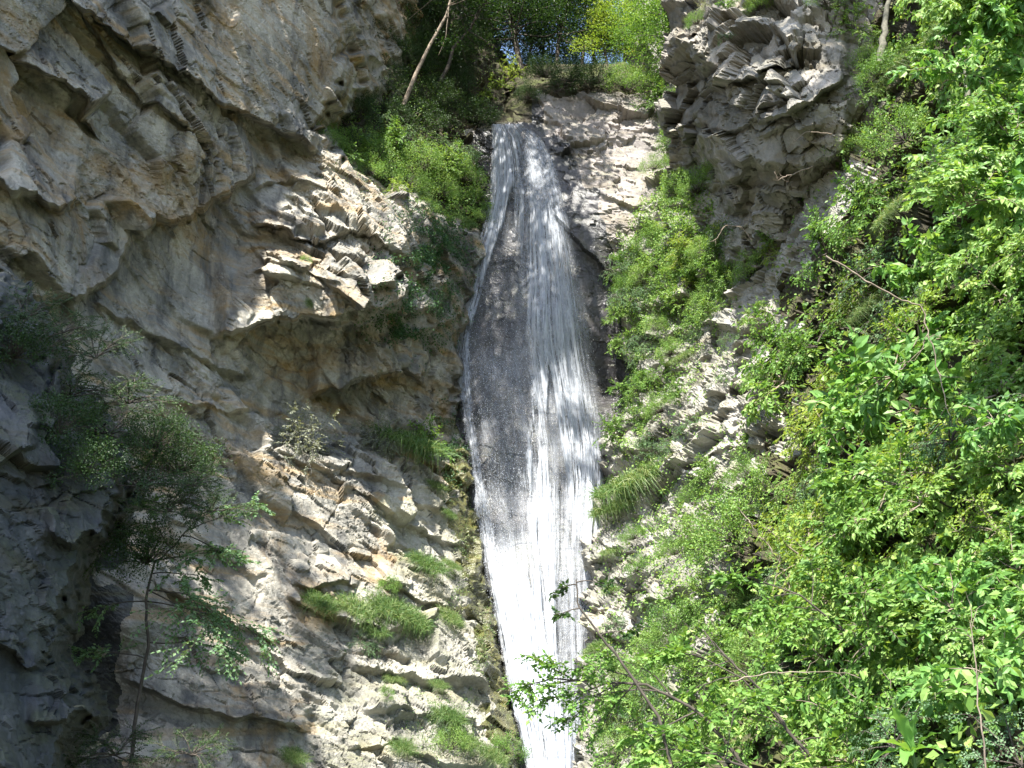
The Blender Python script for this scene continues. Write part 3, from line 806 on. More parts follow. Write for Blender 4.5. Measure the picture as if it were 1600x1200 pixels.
MARKS = [('the bent bare branch', 1140, 365), ('the crag', 1250, 200), ('the pale pillar', 1230, 330), ('the pale tree trunk', 1385, 40), ('the slim shaded trunk', 1500, 30), 
         ('the long pale slanting branch', 1380, 450), ('the long pale branch foot', 1470, 580), ('the dark hollow', 1390, 720), ('the pale rocks', 1160, 700), ('the curved brown branch', 1215, 880), 
         ('the level pale branch', 1240, 1050), ('the dark slanting branch', 1190, 1110), ('the long-leaved plant', 1420, 1150), ('the thin standing stem', 1530, 1080), ('the right edge of the photo', 1590, 560), ('the right edge low down', 1590, 860), ('the upper right corner', 1590, 60),
         ('the dark slope cleft', 1190, 950), ('the reaching sapling', 1020, 1060), ('the bottom edge', 1250, 1200)]
LMARKS = [('the pale leaning trunk', 670, 80), ('the crooked tree', 720, 70), ('the thicket top', 540, 30), ('the shelf shrubs', 600, 190), ('the waterfall lip', 760, 180), ('the leaning trunk foot', 630, 160)]
USED = {}
PEND = []
ADJ = {'broad': 'broad-leaved shrub', 'layer': 'large fresh shrub', 'layer_small': 'small-leaved layered shrub', 'fine': 'fine-leaved bush', 'cool': 'bluish green shrub', 'shade': 'dark shaded bush', 'shade_layer': 'dark layered shrub', 'yellow': 'yellow-green bush', 'grass': 'grass tuft', 'dry': 'pale greyish shrub'}
def later(o, kind, px, py, marks):
    PEND.append((o, kind, px, py, marks))
def resolve():
    grp = {}
    for (o, kind, px, py, marks) in PEND:
        nm, mx, my = min(marks, key=lambda m: math.hypot(px - m[1], py - m[2]))
        dx, dy = px - mx, py - my; d = math.hypot(dx, dy)
        v = 'above' if dy < -.4 * d else ('below' if dy > .4 * d else '')
        h = 'left' if dx < -.4 * d else ('right' if dx > .4 * d else '')
        if v and h: rel = v + ' and ' + h + ' of '
        elif v: rel = 'straight ' + v + ' '
        else: rel = 'directly ' + (h or 'right') + ' of '
        grp.setdefault((0, kind, rel, nm), []).append((d, o))
    word = ['nearest', 'second nearest', 'third nearest', 'fourth nearest', 'fifth nearest', 'sixth nearest']
    for (mk, kind, rel, nm), lst in grp.items():
        lst.sort(key=lambda t: t[0])
        for k, (d, o) in enumerate(lst):
            base = ADJ[kind] + ' ' + rel + nm
            o['label'] = base if len(lst) == 1 else (base + ', ' + (word[k] if k < 6 else 'farthest'))
FIRST = {}
def put(kind, key, px, py, size, label, group=None, lift=.18, up=.6, droop=None, spin=None, dirv=None, flatten=1.0):
    """size = radius in photograph pixels"""
    lst, name, cat = PROTO[kind]
    fo, st = lst[random.randrange(len(lst))]
    if isinstance(key, (int, float)):
        p = Vector(P(px, py, key)); nr = Vector((0, -1, .3))
    else:
        p, nr = surf(key, px, py, lift)
    sc = size * p.y / F
    dr = Vector(dirv).normalized() if dirv is not None else (nr * (1 - up) + Vector((0, 0, 1)) * up).normalized()
    q = Vector((0, 0, 1)).rotation_difference(dr) @ Quaternion((0, 0, 1), random.uniform(0, 6.28) if spin is None else spin)
    if st is None:
        root = link(name, fo)
    else:
        root = bpy.data.objects.new(name, None); COL.objects.link(root)
        link('foliage', fo, root); link('stems', st, root)
    root.location = p; root.rotation_mode = 'QUATERNION'; root.rotation_quaternion = q
    root.scale = (sc, sc, sc * flatten)
    tag(root, label, cat, group)
    return root

exec_plants = True
# -- shelf of shrubs above the left cliff, running down to the fall
g1 = 'shrubs on the sloping shelf left of the fall'
shelf = [(505, 215, 32, 'fine'), (540, 235, 36, 'layer_small'), (580, 245, 38, 'fine'), (560, 215, 34, 'cool'), (615, 225, 40, 'layer_small'), (650, 255, 40, 'fine'), (625, 280, 32, 'fine'), (690, 255, 38, 'layer_small'),
         (685, 295, 34, 'fine'), (720, 270, 36, 'fine'), (735, 305, 28, 'layer_small'), (745, 335, 22, 'fine'), (700, 225, 38, 'cool'), (740, 240, 28, 'shade_layer'), (600, 195, 36, 'cool'), (655, 205, 36, 'shade_layer')]
for (x, y, s, k) in shelf:
    later(put(k, 'H', x, y + 15, s * 1.35, '', g1), k, x, y, [('the shelf upper end', 500, 215), ('the shelf middle', 620, 250), ('the shelf lower end', 745, 320), ('the waterfall lip', 760, 195)])
for (x, y, s, lb) in [(640, 300, 30, 'long grass spilling over the shelf edge above the overhung blocks'), (670, 315, 32, 'grass hanging from the shelf edge near its lower end'), (720, 345, 28, 'grass tuft at the lowest tip of the shelf by the fall'),
                      (560, 270, 26, 'grass tuft on the shelf edge near its upper end'), (600, 290, 28, 'grass tuft midway along the shelf edge')]:
    put('grass', 'H', x, y, s * 1.6, lb, 'grass tufts along the shelf edge', up=.5)
for (x, y, s, k, lb) in [(500, 225, 34, 'fine', 'pale green bush at the very start of the sloping shelf under the high wall'), (535, 250, 36, 'layer_small', 'light green shrub second along the rim of the sloping shelf'), (575, 275, 36, 'fine', 'fine-leaved bush on the rim of the sloping shelf above the bright blocks'),
                         (620, 305, 32, 'yellow', 'yellow-green shrub on the shelf rim above the creeper'), (665, 335, 28, 'fine', 'small bush on the shelf rim right above the creeper'), (710, 355, 24, 'layer_small', 'small shrub at the lowest rim of the shelf near the fall')]:
    put(k, 26.2 + (x - 500) * .022, x, y, s * 1.15, lb)
print('plants 1')
# -- dark trees on the hillside
g2 = 'shaded undergrowth on the hillside left of the lip'
for k in range(58):
    x = rng.uniform(525, 772); y = rng.uniform(-20, 205)
    if x > 735 + y * .25: continue
    kk = random.choice(['shade', 'shade_layer', 'shade']); later(put(kk, 'H', x, y, rng.uniform(32, 55), '', g2, lift=.1), kk, x, y, LMARKS)
# -- ledge plants on left cliff
put('dry', 'L', 460, 700, 78, 'grey twiggy bush hanging on the cliff beside the grassy clump', lift=.4, up=.6)
put('dry', 'L', 590, 700, 60, 'pale dry bush at the left of the grassy clump on the ledge', lift=.1)
put('grass', 'L', 625, 705, 105, 'pale green long grass clump on the ledge below the overhang', lift=.1)
put('layer_small', 'L', 665, 705, 62, 'yellow-green shrub reaching right from the ledge below the overhang', lift=.1)
put('cool', 'L', 640, 715, 35, 'small bluish shrub under the grassy clump on the ledge', lift=.3)
for (x, y, s, lb) in [(660, 885, 70, 'long grass draped on the sunlit rock beside the fall'), (500, 945, 70, 'left end of the grassy ledge strip'), (550, 955, 78, 'grass at the shaded middle of the grassy ledge strip'), (600, 955, 80, 'grass tuft right of the middle of the ledge strip'),
                      (645, 965, 75, 'tall grass at the right end of the ledge strip'), (690, 970, 50, 'thin grass beyond the right end of the ledge strip'), (575, 990, 50, 'grass hanging below the grassy ledge strip'), (610, 1065, 38, 'grass tuft in a crack on the lower left rocks'),
                      (680, 1075, 34, 'dry tuft under the square mossy block'), (690, 1130, 60, 'grass clump low on the rocks beside the fall'), (620, 1180, 45, 'grass tuft at the bottom edge, on the rocks left of the fall'), (720, 1165, 60, 'rough grass at the bottom, close to the fall'),
                      (760, 1190, 50, 'lowest grass tuft touching the edge of the fall'), (680, 760, 40, 'grass on the rim above the mossy water edge'), (700, 800, 34, 'small tuft on the mossy rim of the fall'), (480, 470, 18, 'tiny tuft on the bright outcrop'), (450, 1190, 45, 'grass tuft at the bottom edge, on the shaded rock'),
                      (700, 885, 36, 'grass streak on the top edge of the rounded block')]:
    put('grass', 'L', x, y, s * .82, lb, 'grass tufts on the left cliff ledges', up=.45)
for (x, y, s, lb) in [(690, 1140, 30, 'small bush in the rocks at the foot of the left cliff'), (700, 1175, 34, 'bush just above the bottom edge, left of the fall'), (600, 925, 24, 'small bush above the grassy ledge strip'), (470, 420, 12, 'tiny green plant on top of the bright outcrop'),
                      (590, 1110, 16, 'little fern-like plant on the round boulder ledge'), (780, 1185, 34, 'bush at the very bottom beside the falling water'), (555, 1010, 30, 'small bluish bush hanging below the grassy strip')]:
    put('fine' if s != 30 else 'cool', 'L', x, y, s, lb)
# creeper patch in the gully
ob = Buf()
def ground_leaves(buf, key, regions, n, leaf, spread=.12):
    xs, ys, V, nrm, _ = SURF[key]
    for (cx, cy, rx, ry, ang, wt) in regions:
        m = int(n * wt); a = rng.normal(0, 1, (m, 2)) * .5; ca, sa = math.cos(R(ang)), math.sin(R(ang))
        X = cx + (a[:, 0] * rx * ca - a[:, 1] * ry * sa); Yp = cy + (a[:, 0] * rx * sa + a[:, 1] * ry * ca)
        keep = vnoise(np.stack([X / 14, Yp / 14, X * 0], -1), 77) > -.25
        X, Yp = X[keep], Yp[keep]; m = len(X)
        i = np.clip(np.searchsorted(ys, Yp), 0, len(ys) - 1); j = np.clip(np.searchsorted(xs, X), 0, len(xs) - 1)
        nn = nrm[i, j]
        C = V[i, j] + nn * np.abs(rng.normal(.04, spread, (m, 1))) + rng.normal(0, .03, (m, 3))
        D = rng.normal(0, .7, (m, 3)) + np.array([0, 0, -.5]) + nn * .3
        sz = leaf * rng.uniform(.6, 1.3, m)
        leaves(buf, C, D, sz, sz * .38, nrm=nn + rng.normal(0, .4, (m, 3)) + np.array([0, 0, .4]))
iv = Buf(); ground_leaves(iv, 'L', [(650, 400, 55, 90, 10, .5), (660, 470, 60, 70, 0, .3), (690, 390, 50, 40, 20, .2), (620, 520, 60, 25, 20, .15), (700, 700, 20, 60, 0, .15)], 15000, .07)
sv = Buf(); ground_leaves(sv, 'H', [(620, 260, 130, 60, 25, .5), (700, 300, 70, 60, 25, .3), (640, 120, 130, 110, 0, .4)], 30000, .06, .2)
tag(link('ground_cover', sv.mesh('ground_cover', L_FRESH)), 'low leafy cover on the shelf and hillside left of the fall', 'ground cover', kind='stuff')
tag(link('creeper', iv.mesh('creeper', L_IVY)), 'dark green creeper filling the shaded gully between the left blocks', 'creeper', kind='stuff')
print('plants 2')

# -- near-left shaded shrubs
g3 = 'soft shaded shrubs over the near rocks at the lower left'
for (x, y, s, lb) in [(60, 560, 75, 'dark shrub at the top of the near rocks'), (110, 620, 70, 'shaded shrub hanging over the near rocks, second from the top'), (170, 680, 75, 'shaded shrub spreading right from the near rocks'), (215, 760, 80, 'green shrub in front of the cliff right of the near rocks'),
                      (150, 560, 60, 'thin shaded shrub against the cliff above the near rocks'), (240, 700, 55, 'thin green shrub touching the ochre rock'), (260, 800, 60, 'shrub above the slender sapling'), (30, 640, 60, 'darkest shrub at the left edge')]:
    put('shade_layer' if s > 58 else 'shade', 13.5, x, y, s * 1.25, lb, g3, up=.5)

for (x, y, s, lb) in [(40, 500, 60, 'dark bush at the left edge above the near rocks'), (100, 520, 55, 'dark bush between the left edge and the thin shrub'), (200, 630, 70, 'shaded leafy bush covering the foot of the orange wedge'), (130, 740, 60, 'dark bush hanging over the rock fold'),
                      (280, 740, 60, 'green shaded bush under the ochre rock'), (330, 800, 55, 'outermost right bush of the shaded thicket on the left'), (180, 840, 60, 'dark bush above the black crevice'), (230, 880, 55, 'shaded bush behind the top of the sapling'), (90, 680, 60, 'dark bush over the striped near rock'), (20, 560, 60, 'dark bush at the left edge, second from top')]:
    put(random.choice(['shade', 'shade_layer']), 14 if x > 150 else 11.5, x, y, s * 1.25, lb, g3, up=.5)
# sapling builder: trunk in world points, with leafy sprays
def sapling(name, label, cat, pts, Y, r0, branches, leafm, bark, leaf=.07, group=None, dens=14):
    W = [np.array(P(x, y, (Y if not isinstance(Y, (list, tuple)) else Y[k]))) for k, (x, y) in enumerate(pts)]
    root = bpy.data.objects.new(name, None); COL.objects.link(root); root.location = Vector(W[0])
    tag(root, label, cat, group)
    o_ = W[0]
    tr = Buf(); fo = Buf()
    # resample
    fine = []
    for a, b in zip(W[:-1], W[1:]):
        for u in np.linspace(0, 1, 5, endpoint=False): fine.append(a * (1 - u) + b * u)
    fine.append(W[-1]); fine = np.array(fine) - o_
    fine[1:-1] += rng.normal(0, r0 * .25, (len(fine) - 2, 3))
    tube(tr, fine, np.linspace(r0, r0 * .3, len(fine)), 7)
    for (t, dx, dy, dz, ln, ntw) in branches:
        b, d = along(fine, np.array([t])); br = curve(b[0], (dx, dy, dz), ln, 7, .04, .12)
        tube(tr, br, np.linspace(r0 * .4, r0 * .1, 8), 5)
        tb, dd = along(br, rng.uniform(.3, 1, ntw))
        for q in range(ntw):
            v = dd[q] / np.linalg.norm(dd[q]) * .7 + rng.normal(0, .6, 3) * np.array([1, 1, .5])
            tw = curve(tb[q], v, ln * rng.uniform(.25, .5), 5, .06); tube(tr, tw, np.linspace(r0 * .08 + .002, .002, 6), 3)
            spray_leaves(fo, tw, dens, leaf, .3)
            for e in range(2):
                b2, d2 = along(tw, rng.uniform(.2, .8, 1)); t2 = curve(b2[0], d2[0] * 3 + rng.normal(0, .12, 3), ln * .2, 4, .06); spray_leaves(fo, t2, max(4, dens - 5), leaf, .3)
    link('trunk', tr.mesh('trunk', bark, True), root); link('crown', fo.mesh('crown', leafm), root)
    return root
sapling('sapling', 'slender dark-stemmed sapling with drooping sprays against the left cliff', 'tree', [(205, 1190), (215, 1100), (232, 1010), (228, 940), (240, 880), (275, 850), (300, 820)], 14.0, .028,
        [(.95, .6, .1, .35, 1.0, 12), (.8, -.5, .2, .5, .8, 9), (.7, .9, -.1, .1, .9, 10), (.55, .9, -.2, -.25, 1.9, 22), (.5, -.9, .1, -.1, 1.0, 10), (.62, .6, .1, .2, .8, 8), (.35, .95, 0, -.1, 1.3, 12), (.3, -.8, 0, .1, .9, 8), (.5, .9, -.2, -.35, 1.7, 18), (.55, .8, -.3, -.1, 1.5, 16), (.9, .7, 0, 0, 1.0, 12)], L_BLUE, B_DARK, .065)
for (x, y, s, lb) in [(300, 760, 60, 'leafy spray lit at its tips above the sapling'), (180, 1180, 70, 'dark shrub at the bottom edge near the black crevice'), (20, 880, 45, 'small dark fern-like shrub at the left edge'), (10, 1010, 40, 'small green plant low at the left edge'), (300, 1180, 60, 'dark shrub at the bottom edge right of the sapling')]:
    put('shade_layer', 13.0, x, y, s, lb)
print('plants 3')

# -- trees along the skyline
def tree(label, pts, Y, r0, leafm, spread, n_cl, per, leaf, bark=B_DARK, group=None, t0=.35, squash=.7):
    W = np.array([P(x, y, Y) for x, y in pts]); root = bpy.data.objects.new('tree', None); COL.objects.link(root)
    o_ = W[0]; root.location = Vector(o_); tag(root, label, 'tree', group)
    fine = []
    for a, b in zip(W[:-1], W[1:]):
        for u in np.linspace(0, 1, 5, endpoint=False): fine.append(a * (1 - u) + b * u)
    fine.append(W[-1]); fine = np.array(fine) - o_
    tr = Buf(); fo = Buf(); tube(tr, fine, np.linspace(r0, r0 * .35, len(fine)), 8)
    for k in range(n_cl):
        t = rng.uniform(t0, 1, 1); b, d = along(fine, t)
        v = rng.normal(0, 1, 3) * np.array([1, 1, squash]) + np.array([0, 0, .3])
        br = curve(b[0], v, spread * rng.uniform(.35, 1.0), 6, .02, .15); tube(tr, br, np.linspace(r0 * .28, .008, 7), 4)
        for e in range(4):
            c0 = br[rng.integers(3, 7)] + rng.normal(0, .18 * spread, 3) * np.array([1, 1, .5])
            m = per // 5
            C = c0 + rng.normal(0, .09 * spread, (m, 3)) * np.array([1.2, 1.2, .6]); D = rng.normal(0, 1, (m, 3)) * np.array([1, 1, .5])
            sz = leaf * rng.uniform(.6, 1.2, m); leaves(fo, C, D, sz, sz * .36, flat=.7, tint=np.clip(rng.normal(rng.uniform(.2, .8), .15, m), 0, 1))
    link('trunk', tr.mesh('trunk', bark, True), root); link('crown', fo.mesh('crown', leafm), root)
    return root
tree('pale leaning trunk curving right out of the dark thicket', [(630, 165), (650, 115), (672, 70), (697, 25), (712, -30), (720, -90)], 31.5, .09, L_DARK, 3.0, 30, 240, .09, B_PALE, t0=.62)
tree('thinner crooked tree just right of the pale leaning trunk', [(680, 140), (700, 105), (708, 75), (735, 45), (755, 0), (770, -60)], 33, .09, L_DARK, 2.4, 26, 220, .09, B_DARK, t0=.45)
tree('dark tree with forked trunk right above the waterfall lip', [(818, 128), (808, 80), (800, 40), (782, -10), (775, -80)], 37, .16, L_DARK, 3.2, 80, 320, .10, group=None)
tree('thin upright tree behind the fork above the lip', [(822, 128), (830, 70), (838, 10), (842, -60)], 39, .08, L_DARK, 2.8, 56, 220, .10)
tree('straight dark tree on the rock top right of the lip', [(868, 122), (872, 70), (888, 10), (895, -60)], 38, .12, L_DARK, 3.0, 60, 240, .10)
tree('slim tree between the two dark trees over the lip', [(846, 125), (850, 60), (856, 0), (858, -60)], 40, .07, L_DARK, 2.4, 44, 220, .10)
tree('small dark tree leaning over the rock top', [(905, 125), (912, 80), (930, 40), (940, -20)], 38, .09, L_DARK, 2.0, 22, 220, .09)
tree('yellow-green sunlit tree on the rock top', [(950, 135), (948, 95), (940, 60), (945, 20)], 37, .08, L_YELL, 1.7, 30, 280, .085)
tree('spreading green tree right of the yellow-green one', [(1010, 140), (1005, 100), (1015, 60), (1020, 20)], 35, .08, L_FRESH, 2.0, 40, 300, .08)
tree('green tree leaning left from behind the crag', [(1060, 130), (1055, 80), (1045, 30), (1030, -20)], 32, .10, L_FRESH, 2.2, 40, 300, .08)
put('yellow', 36, 782, 150, 50, 'bright yellow-green bush glowing behind the lip')
put('yellow', 37, 798, 118, 42, 'second bright bush higher behind the lip')
for (x, y, s, k, lb) in [(850, 120, 34, 'shade', 'dark bush on the rock top over the lip'), (890, 122, 34, 'shade', 'dark bush in the middle of the rock top'), (930, 130, 34, 'shade', 'dark bush at the right of the rock top'), (975, 140, 36, 'fine', 'green bush where the rock top meets the slope'),
                         (825, 150, 24, 'shade', 'small dark bush on the rim just right of the lip'), (1005, 135, 40, 'fine', 'green bush beside the trunk of the spreading tree'), (1035, 160, 36, 'layer_small', 'green shrub hanging over the bright bare wall patch'), (870, 140, 30, 'shade_layer', 'low dark shrub hanging over the shaded wall')]:
    put(k, 'B', x, y + 12, s * 1.35, lb, lift=.3)

tree('dark tree hanging into the gap from the thicket side', [(735, 120), (750, 70), (765, 20), (775, -50)], 38, .10, L_DARK, 2.6, 50, 320, .10)
tree('fresh green tree closing the gap behind the yellow-green one', [(978, 145), (976, 90), (980, 50), (985, 15)], 38, .08, L_FRESH, 1.9, 46, 300, .09)
tree('tall dark tree behind the yellow-green one', [(935, 130), (925, 70), (915, 10), (905, -60)], 39, .10, L_DARK, 2.4, 44, 320, .10)
for (x, y, s_, k_, lb) in [(835, 95, 50, 'shade', 'dark bush behind the forked tree trunks'), (880, 100, 50, 'shade', 'dark bush behind the straight dark tree'), (925, 105, 46, 'shade_layer', 'dark shrub under the small leaning dark tree'), (965, 105, 46, 'fine', 'green bush behind the yellow-green tree'), (905, 60, 50, 'shade', 'dark foliage clump high behind the rock top'),
                          (850, 45, 46, 'shade_layer', 'dark loose foliage clump high over the lip'), (760, 40, 60, 'shade', 'dark foliage clump at the edge of the thicket against the sky')]:
    put(k_, 40.5, x, y + 20, s_, lb)
# -- right side far slope
g4 = 'bushes on the far slope between the rock top and the crag'
for k in range(46):
    x = rng.uniform(1000, 1140); y = rng.uniform(20, 480)
    L0 = np.interp(y, [0, 150, 250, 330, 400, 480], [1010, 1035, 1040, 1005, 970, 965])
    x = L0 + rng.uniform(0, 1) * (1160 - L0) 
    kk = random.choice(['fine', 'layer_small', 'fine', 'cool', 'yellow'])
    later(put(kk, 'R', x, y, rng.uniform(28, 44), '', g4, lift=.1), kk, x, y, [('the corner of the crag', 1070, 60), ('the spreading green tree', 1010, 90), ('the bright bare wall patch', 1000, 210), ('the foot of the crag', 1120, 340), ('the upper fall rocks', 950, 380)])
print('plants 4')
# -- slope beside the fall, middle
g5 = 'shrubs on the slope right of the fall'
mid = [(975, 430, 36, 'cool'), (1000, 480, 40, 'cool'), (985, 540, 34, 'layer_small'), (1020, 560, 40, 'cool'), (1010, 620, 44, 'layer_small'), (1050, 650, 36, 'fine'), (990, 690, 44, 'layer_small'), (1030, 420, 44, 'layer_small'), (1080, 440, 48, 'layer_small'), (1130, 440, 46, 'layer_small'),
       (1060, 480, 36, 'layer_small'), (1110, 470, 36, 'fine'), (1060, 560, 30, 'fine'), (1100, 680, 30, 'cool'), (1180, 430, 44, 'fine'), (1160, 540, 22, 'cool'), (1050, 720, 36, 'cool'), (1010, 740, 30, 'layer_small'), (1140, 760, 34, 'layer_small'), (1080, 780, 28, 'fine'),
       (1000, 850, 26, 'fine'), (1060, 870, 32, 'fine'), (1130, 860, 44, 'layer_small'), (1100, 930, 40, 'layer_small'), (1180, 820, 40, 'layer_small'), (1160, 930, 50, 'layer_small'), (1040, 950, 26, 'cool'), (960, 930, 18, 'fine'), (1090, 380, 40, 'layer_small'), (1140, 400, 36, 'layer_small'), (985, 400, 34, 'cool'), (1015, 370, 36, 'layer_small'), (980, 460, 36, 'cool'), (1010, 440, 34, 'fine'), (1000, 530, 36, 'cool'), (1040, 590, 34, 'layer_small'), (1075, 500, 32, 'layer_small'), (1120, 500, 34, 'layer_small'), (1070, 420, 40, 'fine'), (995, 585, 32, 'cool'), (975, 500, 30, 'layer_small'), (1040, 520, 30, 'fine'), (1090, 520, 26, 'cool'), (1190, 500, 34, 'layer_small'), (1200, 600, 34, 'fine'), (1030, 690, 34, 'cool'), (1080, 620, 26, 'layer_small'),
       (1130, 600, 24, 'cool'), (1110, 740, 34, 'layer_small'), (1170, 700, 34, 'layer_small'), (1200, 760, 40, 'fine'), (1030, 820, 26, 'cool'), (1090, 840, 32, 'layer_small'), (1010, 900, 26, 'fine'), (975, 985, 26, 'cool'), (1040, 1010, 34, 'layer_small'), (1210, 380, 30, 'layer_small')]
for (x, y, s, k) in mid:
    later(put(k, 'R', x, y, s, '', g5), k, x, y, [('the grass mound', 1000, 770), ('the bare rock nose', 930, 860), ('the pale sloping rocks', 1160, 640), ('the dark slope cleft', 1190, 950), ('the foot of the crag', 1130, 390), ('the upper fall', 960, 450), ('the middle fall', 970, 600)])
    continue
    put(k, 'R', x, y, s, {'cool': 'bluish green shrub on the pale slope right of the waterfall', 'fine': 'small-leaved bush on the pale slope right of the waterfall', 'layer_small': 'green shrub with layered sprays on the pale slope right of the waterfall'}[k], g5)
for (x, y, s, lb) in [(1000, 775, 105, 'thick mound of grass at the right edge of the fall'), (970, 805, 75, 'grass on the rim right of the fall, below the mound'), (1025, 755, 90, 'grass at the top of the mound right of the fall'), (1110, 830, 50, 'straw-coloured tuft on the pale slope'), (960, 860, 40, 'dry grass above the nose of rock by the fall'),
                      (940, 1010, 45, 'grass on the rock edge right of the lower fall'), (1000, 1050, 60, 'dry grass mixed with leaves low on the slope'), (960, 1130, 60, 'straw grass near the bottom, right of the fall'), (1075, 560, 45, 'pale grass on the upper part of the slope')]:
    put('grass', 'R', x, y, s, lb, 'grass tufts on the pale slope', up=.55)
# -- crag plants
for (x, y, s, k, lb) in [(1100, 15, 40, 'dry', 'dry brownish tuft-like bush on the corner of the crag'), (1180, 10, 34, 'fine', 'bush on the top of the crag'), (1240, 20, 36, 'cool', 'drooping bush at the top of the crag'), (1290, 30, 40, 'fine', 'bush on the crag top, right part'), (1140, 20, 30, 'layer_small', 'small shrub on the crag top near its corner'),
                         (1145, 70, 20, 'cool', 'small tuft-like plant hanging in the cleft of the crag'), (1330, 60, 50, 'layer_small', 'shrub right of the crag blocks'), (1380, 100, 50, 'fine', 'bush beside the pale tree trunk'), (1350, 150, 45, 'layer_small', 'shrub under the shaded crag corner'), (1320, 230, 45, 'fine', 'bush below the crag'),
                         (1370, 300, 45, 'layer_small', 'leafy shrub right of the pale pillar'), (1400, 200, 50, 'layer_small', 'shrub between crag and dense foliage'), (1310, 0, 45, 'layer_small', 'light shrub draped over the top right of the crag'), (1350, 110, 45, 'fine', 'small-leaved bush covering the right shoulder of the crag'), (1220, -5, 40, 'fine', 'bush overhanging the middle of the crag top'), (1090, 40, 26, 'fine', 'green bush on the outer corner of the crag'), (1260, 400, 40, 'yellow', 'yellow-green bush at the foot of the pillar'), (1210, 400, 34, 'yellow', 'yellow-green bush left of the pillar foot'), (1300, 350, 34, 'fine', 'bush at the right foot of the pillar')]:
    put(k, 'G', x, y, s, lb)
print('plants 5')
# -- the dense right slope
g6 = 'shrubs tangled over the right slope'
random.seed(11)
cnt = 0
for yy in np.arange(-20, 1260, 72):
    for xx in np.arange(1180, 1800, 70):
        x = xx + rng.uniform(-24, 24); y = yy + rng.uniform(-26, 26)
        lim = np.interp(y, [0, 200, 350, 430, 520, 700, 850, 950, 1250], [1440, 1430, 1390, 1250, 1225, 1225, 1170, 1090, 1000])
        if x < lim: continue
        near = (x - 1150) / 450 * .6 + y / 1200 * .4
        if near > .52: k = random.choice(['broad', 'layer', 'broad', 'layer', 'layer', 'layer', 'cool', 'yellow']); s = rng.uniform(50, 100)
        else: k = random.choice(['layer', 'layer_small', 'broad', 'fine', 'layer_small', 'yellow', 'cool', 'grass']); s = rng.uniform(42, 74)
        later(put(k, 'R', x, y, s * 1.25, '', g6, lift=rng.uniform(.0, .55), up=.35), k, x, y, MARKS)
        cnt += 1
print('right shrubs', cnt)
for yy in np.arange(960, 1240, 55):
    for xx in np.arange(930, 1200, 55):
        x = xx + rng.uniform(-24, 24); y = yy + rng.uniform(-22, 22)
        if x < np.interp(y, [960, 1050, 1200], [1060, 990, 935]) : continue
        kk = random.choice(['layer_small', 'layer_small', 'cool', 'fine']); later(put(kk, 'R', x, y, rng.uniform(36, 56), '', 'shrubs low beside the fall', up=.4), kk, x, y, MARKS)
# ground cover on the right
gc = Buf()
ground_leaves(gc, 'R', [(1430, 520, 220, 300, 0, .15), (1400, 950, 260, 330, 0, .28), (1480, 150, 150, 200, 0, .10), (1150, 1050, 180, 150, 0, .10), (1800, 800, 260, 700, 0, .5), (1080, 200, 60, 260, 0, .10)], 60000, .11, .10)
ground_leaves(gc, 'R', [(1070, 500, 80, 180, 0, .4), (1060, 850, 110, 170, 0, .4), (1010, 1080, 90, 120, 0, .3), (1010, 420, 60, 120, 0, .6), (1000, 600, 40, 160, 0, .5), (1050, 300, 40, 100, 0, .4)], 20000, .065, .14)
tag(link('undergrowth', gc.mesh('undergrowth', L_FRESH)), 'mixed low leaves covering the ground between the right slope shrubs', 'undergrowth', kind='stuff')
mo = Buf()
ground_leaves(mo, 'L', [(600, 300, 120, 30, 25, .2), (720, 880, 16, 90, 10, .2), (745, 1020, 14, 90, 10, .15), (690, 1130, 70, 70, 0, .3), (600, 960, 90, 20, 5, .2)], 9000, .035, .03)
tag(link('moss', mo.mesh('moss', L_GRASS)), 'low moss and tiny plants on the ledges beside the fall', 'moss', kind='stuff')

# foreground branch reaching over the fall
sapling('sapling', 'sapling reaching left across the bottom of the waterfall with airy sprays', 'tree', [(1190, 1260), (1150, 1180), (1090, 1110), (1010, 1070), (930, 1065), (860, 1060)], 9.5, .022,
        [(.55, -.9, 0, .25, .7, 10), (.7, -.95, 0, .02, .65, 10), (.85, -.95, 0, -.1, .55, 9), (.98, -1, 0, .0, .45, 8), (.62, -.8, 0, .5, .6, 12), (.75, -.9, 0, -.3, .6, 12), (.9, -.7, 0, .45, .45, 9), (.5, -.4, 0, .6, .8, 9), (.4, -.95, 0, -.2, .9, 10), (.65, -.6, .1, -.5, .5, 6), (.3, .3, 0, .6, .8, 10)], L_FRESH, B_DARK, .055, dens=10)
sapling('sapling', 'thin sapling with big dark leaflets in front of the lower fall', 'tree', [(1060, 1240), (1030, 1120), (960, 1020), (905, 950), (900, 905)], 9.0, .018,
        [(.75, -.6, 0, .1, .25, 3), (.95, -.9, 0, .25, .22, 3), (.97, .8, 0, .2, .3, 3), (.6, .6, 0, .3, .3, 3)], L_DARK, B_DARK, .06, dens=9)
for (pts, Y, lb) in [([(1240, 1270), (1190, 1210), (1120, 1180), (1050, 1170)], 9.0, 'low sapling with airy sprays at the bottom edge under the dark slanting branch'), ([(1300, 1260), (1240, 1150), (1160, 1060), (1080, 1020)], 9.6, 'leafy sapling leaning left just above the reaching one'),
                     ([(1420, 1100), (1340, 1000), (1250, 930), (1170, 900)], 10.5, 'leaning sapling with level sprays beside the curved brown branch'), ([(1500, 800), (1420, 760), (1330, 740)], 10.0, 'spray-bearing sapling arching over the dark hollow')]:
    sapling('sapling', lb, 'tree', pts, Y, .016, [(.4, -.7, 0, .5, .7, 7), (.55, -.95, 0, .1, .7, 7), (.7, -.9, 0, -.2, .6, 6), (.85, -.9, 0, .3, .5, 6), (.97, -1, 0, 0, .4, 6), (.6, .3, 0, .7, .6, 7), (.3, .8, 0, .4, .7, 7)], L_FRESH, B_DARK, .085, dens=10)
